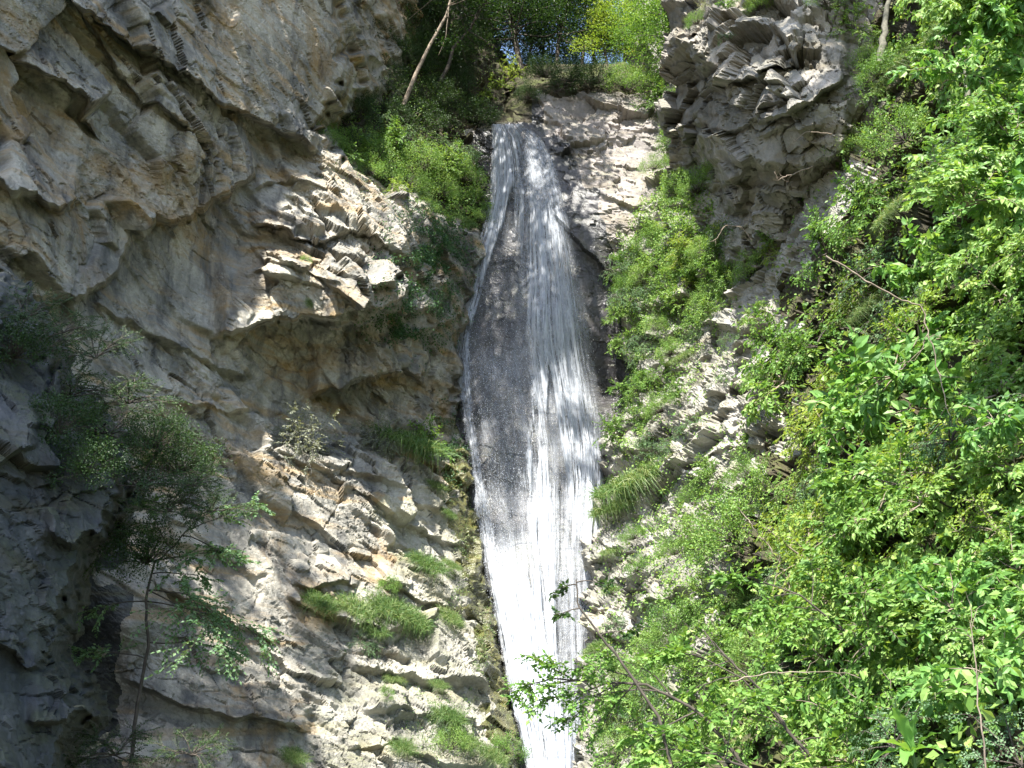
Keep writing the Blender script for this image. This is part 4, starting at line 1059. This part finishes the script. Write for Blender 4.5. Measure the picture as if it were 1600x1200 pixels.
# bare and leafy stems on the right slope
def stem(label, pts, Y, r, bark=B_PALE, name='bare_branch', cat='branch'):
    W = [np.array(P(x, y, Y)) for x, y in pts]; o_ = W[0]; b = Buf()
    fine = []
    for a, c in zip(W[:-1], W[1:]):
        for u in np.linspace(0, 1, 5, endpoint=False): fine.append(a * (1 - u) + c * u)
    fine.append(W[-1]); fine = np.array(fine) - o_; fine[1:-1] += rng.normal(0, r * (.12 if name == 'tree' else .6), (len(fine) - 2, 3))
    tube(b, fine, np.linspace(r * .75, r * .25, len(fine)), 6)
    if name != 'tree':
        for t in rng.uniform(.25, .98, 7):
            bb, dd = along(fine, np.array([t])); ln = np.linalg.norm(fine[-1]) * rng.uniform(.12, .3)
            tube(b, curve(bb[0], dd[0] / np.linalg.norm(dd[0]) + rng.normal(0, .6, 3), ln, 6, .0, .3), np.linspace(r * .3, r * .08, 7), 4)
    if name == 'tree':
        root = bpy.data.objects.new('tree', None); COL.objects.link(root); root.location = Vector(o_); tag(root, label, cat)
        link('trunk', b.mesh('trunk', bark, True), root); return
    tag(link(name, b.mesh(name, bark, True), None, Vector(o_)), label, cat)
stem('long pale branch slanting down through the upper middle of the right foliage', [(1290, 400), (1340, 430), (1400, 465), (1440, 480), (1455, 540), (1475, 620), (1485, 660)], 10.2, .016)
stem('thin pale stem standing in the right foliage below the dark hollow', [(1540, 1200), (1530, 1100), (1520, 1000), (1515, 940)], 6.3, .008)
stem('dark slanting branch in the lower middle foliage', [(1270, 1190), (1210, 1110), (1170, 1060), (1130, 1020), (1100, 985)], 9.2, .022, B_DARK)
stem('thin pale branch lying level across the lower foliage', [(1140, 1065), (1200, 1052), (1260, 1050), (1320, 1050), (1345, 1060)], 8.8, .008)
stem('curved brown branch beside the pale rocks low on the right', [(1245, 945), (1228, 900), (1215, 870), (1190, 840), (1170, 815)], 13.5, .022)
stem('bare twig jutting left from under the crag', [(1270, 260), (1230, 275), (1215, 282), (1210, 268)], 20, .02)
stem('lower bare twig jutting from the crag, bent at its tip', [(1300, 210), (1260, 205), (1240, 222), (1235, 212)], 19.5, .018)
stem('bent bare branch under the crag near the far slope', [(1175, 375), (1160, 355), (1135, 352), (1120, 372), (1110, 378)], 23, .02)
stem('pale tree trunk standing in the foliage right of the crag', [(1374, 100), (1382, 50), (1388, 0), (1394, -70)], 18.5, .13, B_MOSSY, 'tree', 'tree')
stem('slim shaded tree trunk in the upper right foliage', [(1520, 230), (1510, 120), (1500, 20), (1495, -40)], 14, .08, B_MOSSY, 'tree', 'tree')
put('fine', 18.0, 1372, 125, 52, 'small-leaved bush hiding the foot of the pale tree trunk')
put('layer_small', 17.8, 1400, 95, 46, 'layered shrub just right of the foot of the pale tree trunk')
# near blurry leaves at upper right
for k in range(16):
    x = rng.uniform(1480, 1640); y = rng.uniform(-40, 360)
    if x < 1640 - y * .4 - 40 and y > 200: continue
    kk = random.choice(['layer', 'broad']); o = put(kk, 8.5, x, y, rng.uniform(75, 110), '', 'near foliage in the upper right corner', up=.4)
    later(o, kk, x, y, [('the near upper right corner', 1600, 0), ('the slim shaded trunk', 1500, 60), ('the near right edge', 1600, 250)])
# big dock-like leaves bottom right
def long_leaf(base, d, L, W, seed):
    r = np.random.default_rng(seed); d = np.array(d, float); d /= np.linalg.norm(d); ns = 12; nw = 7
    side = np.cross(d, (0, 0, 1.0)); side /= np.linalg.norm(side); up = np.cross(side, d)
    u = np.linspace(0, 1, ns)[:, None]; v = np.linspace(-1, 1, nw)[None]
    wd = W * np.sin(np.pi * np.clip(u * .93 + .07, 0, 1)) ** .75 * (1 - .15 * u)
    wave = .012 * np.sin(u * 19 + r.uniform(0, 6)) * v ** 2
    x = u * L; sag = -.35 * L * u ** 2; lift_ = .35 * W * np.abs(v) ** 1.2 * np.sin(np.pi * u) + wave
    V = base + x[..., None] * d + (v * wd)[..., None] * side + (lift_)[..., None] * up + np.stack([x * 0, x * 0, sag], -1)
    idx = np.arange(ns * nw).reshape(ns, nw)
    Fc = np.stack([idx[:-1, :-1], idx[:-1, 1:], idx[1:, 1:], idx[1:, :-1]], -1).reshape(-1, 4)
    return make_mesh('leaf', V.reshape(-1, 3), Fc, L_BROAD, {'tint': np.full(ns * nw, r.uniform(.3, .6))})
o_ = P(1425, 1175, 6.3); dock = bpy.data.objects.new('broadleaf_plant', None); COL.objects.link(dock); dock.location = Vector(o_)
tag(dock, 'low plant with very long broad leaves near the bottom right corner', 'plant')
for k, (d, L, W) in enumerate([((-.30, -.25, .95), .44, .045), ((-.8, -.35, .45), .36, .045), ((-.95, -.3, .15), .34, .05), ((.55, -.3, .7), .28, .035), ((-.5, -.8, .1), .28, .045), ((.3, -.7, .3), .26, .04), ((.1, -.2, 1), .34, .04)]):
    link('leaf', long_leaf(np.zeros(3), d, L, W, k), dock)
sk = Buf(); tube(sk, np.array([(0, 0, -.35), (.01, 0, -.15), (0, 0, .03)]), .012, 6); link('stem', sk.mesh('stem', L_GRASS, True), dock)

# leaf clusters added out of view to cast shade on rock, hillside, fall
cn = Buf()
SV = np.array(SUN)
def shade(key, poly, n, zc, dens=1.0, leaf=.30, clump=.0, seed=0):
    """canopy leaves standing where the sun comes from for the given part of the rock"""
    p = np.array(poly, float); x0, y0 = p.min(0); x1, y1 = p.max(0)
    X = rng.uniform(x0, x1, n); Yp = rng.uniform(y0, y1, n)
    o_ = poly_outside(poly, X, Yp)
    k = (o_ < rng.normal(0, 7, n)) & (vnoise(np.stack([X / 38, Yp / 38, X * 0], -1), 90 + seed) > -1 + 1.1 * clump)
    X, Yp = X[k], Yp[k]
    if isinstance(key, (int, float)): B0 = P(X, Yp, np.full(len(X), float(key)))
    else:
        xs, ys, V, nrm, _ = SURF[key]
        i = np.clip(np.searchsorted(ys, Yp), 0, len(ys) - 1); j = np.clip(np.searchsorted(xs, X), 0, len(xs) - 1)
        B0 = V[i, j]
    z = zc + rng.uniform(-1.2, 1.2, len(X)); t = (z - B0[:, 2]) / SV[2]
    C = B0 + SV * t[:, None]
    sz = leaf * rng.uniform(.6, 1.3, len(X)); leaves(cn, C, rng.normal(0, 1, (len(X), 3)), sz, sz * .42, flat=.75)
shade(12.6, [(-200, 400), (60, 430), (260, 600), (330, 740), (340, 860), (230, 940), (-200, 940)], 11000, 27, clump=.1)
shade('D', [(-300, 380), (60, 430), (230, 720), (200, 900), (180, 1300), (-300, 1300)], 11000, 27)
shade('L', [(-300, 820), (150, 820), (210, 900), (230, 1060), (220, 1300), (-300, 1300)], 5000, 28)
shade('L', [(-300, -120), (505, -120), (515, 60), (470, 130), (490, 190), (470, 228), (375, 258), (360, 400), (335, 430), (335, 520), (470, 560), (560, 600), (520, 630), (400, 640), (400, 720), (400, 800), (300, 900), (320, 1010), (430, 1060), (480, 1130), (460, 1300), (-300, 1300)], 26000, 31)
shade('L', [(390, 720), (520, 860), (480, 940), (560, 1020), (520, 1130), (420, 1060), (320, 960), (340, 840)], 1800, 31, clump=1.0, seed=3)
shade('L', [(655, 350), (740, 380), (720, 500), (660, 520), (650, 420)], 600, 31, clump=.8, seed=5)
shade('B', [(768, 196), (850, 196), (900, 300), (930, 450), (950, 600), (860, 620), (720, 680), (700, 520), (750, 380)], 7500, 35, clump=.5, seed=1)
shade('B', [(715, 640), (850, 660), (830, 730), (800, 800), (735, 760)], 1100, 35, clump=.9, seed=7)
shade('B', [(735, 720), (820, 740), (830, 860), (790, 900), (745, 850)], 500, 35, clump=1.0, seed=8)
shade('B', [(850, 640), (950, 640), (945, 800), (880, 790), (850, 700)], 800, 35, clump=1.0, seed=2)
shade('G', [(1080, -40), (1400, -40), (1370, 300), (1300, 400), (1150, 380), (1120, 200)], 2600, 33, clump=.75, seed=11)
shade('B', [(815, 130), (935, 130), (945, 230), (965, 270), (900, 290), (850, 220)], 1500, 36)
shade('H', [(440, -200), (740, -200), (780, 120), (785, 200), (640, 190), (540, 180), (480, 190)], 9000, 42)
tag(link('occluder', cn.mesh('occluder', L_DARK)), 'leafy treetops added out of view to shade cliffs, hillside and upper fall', 'occluder', kind='stuff')
resolve()
print('done', len(bpy.data.objects))
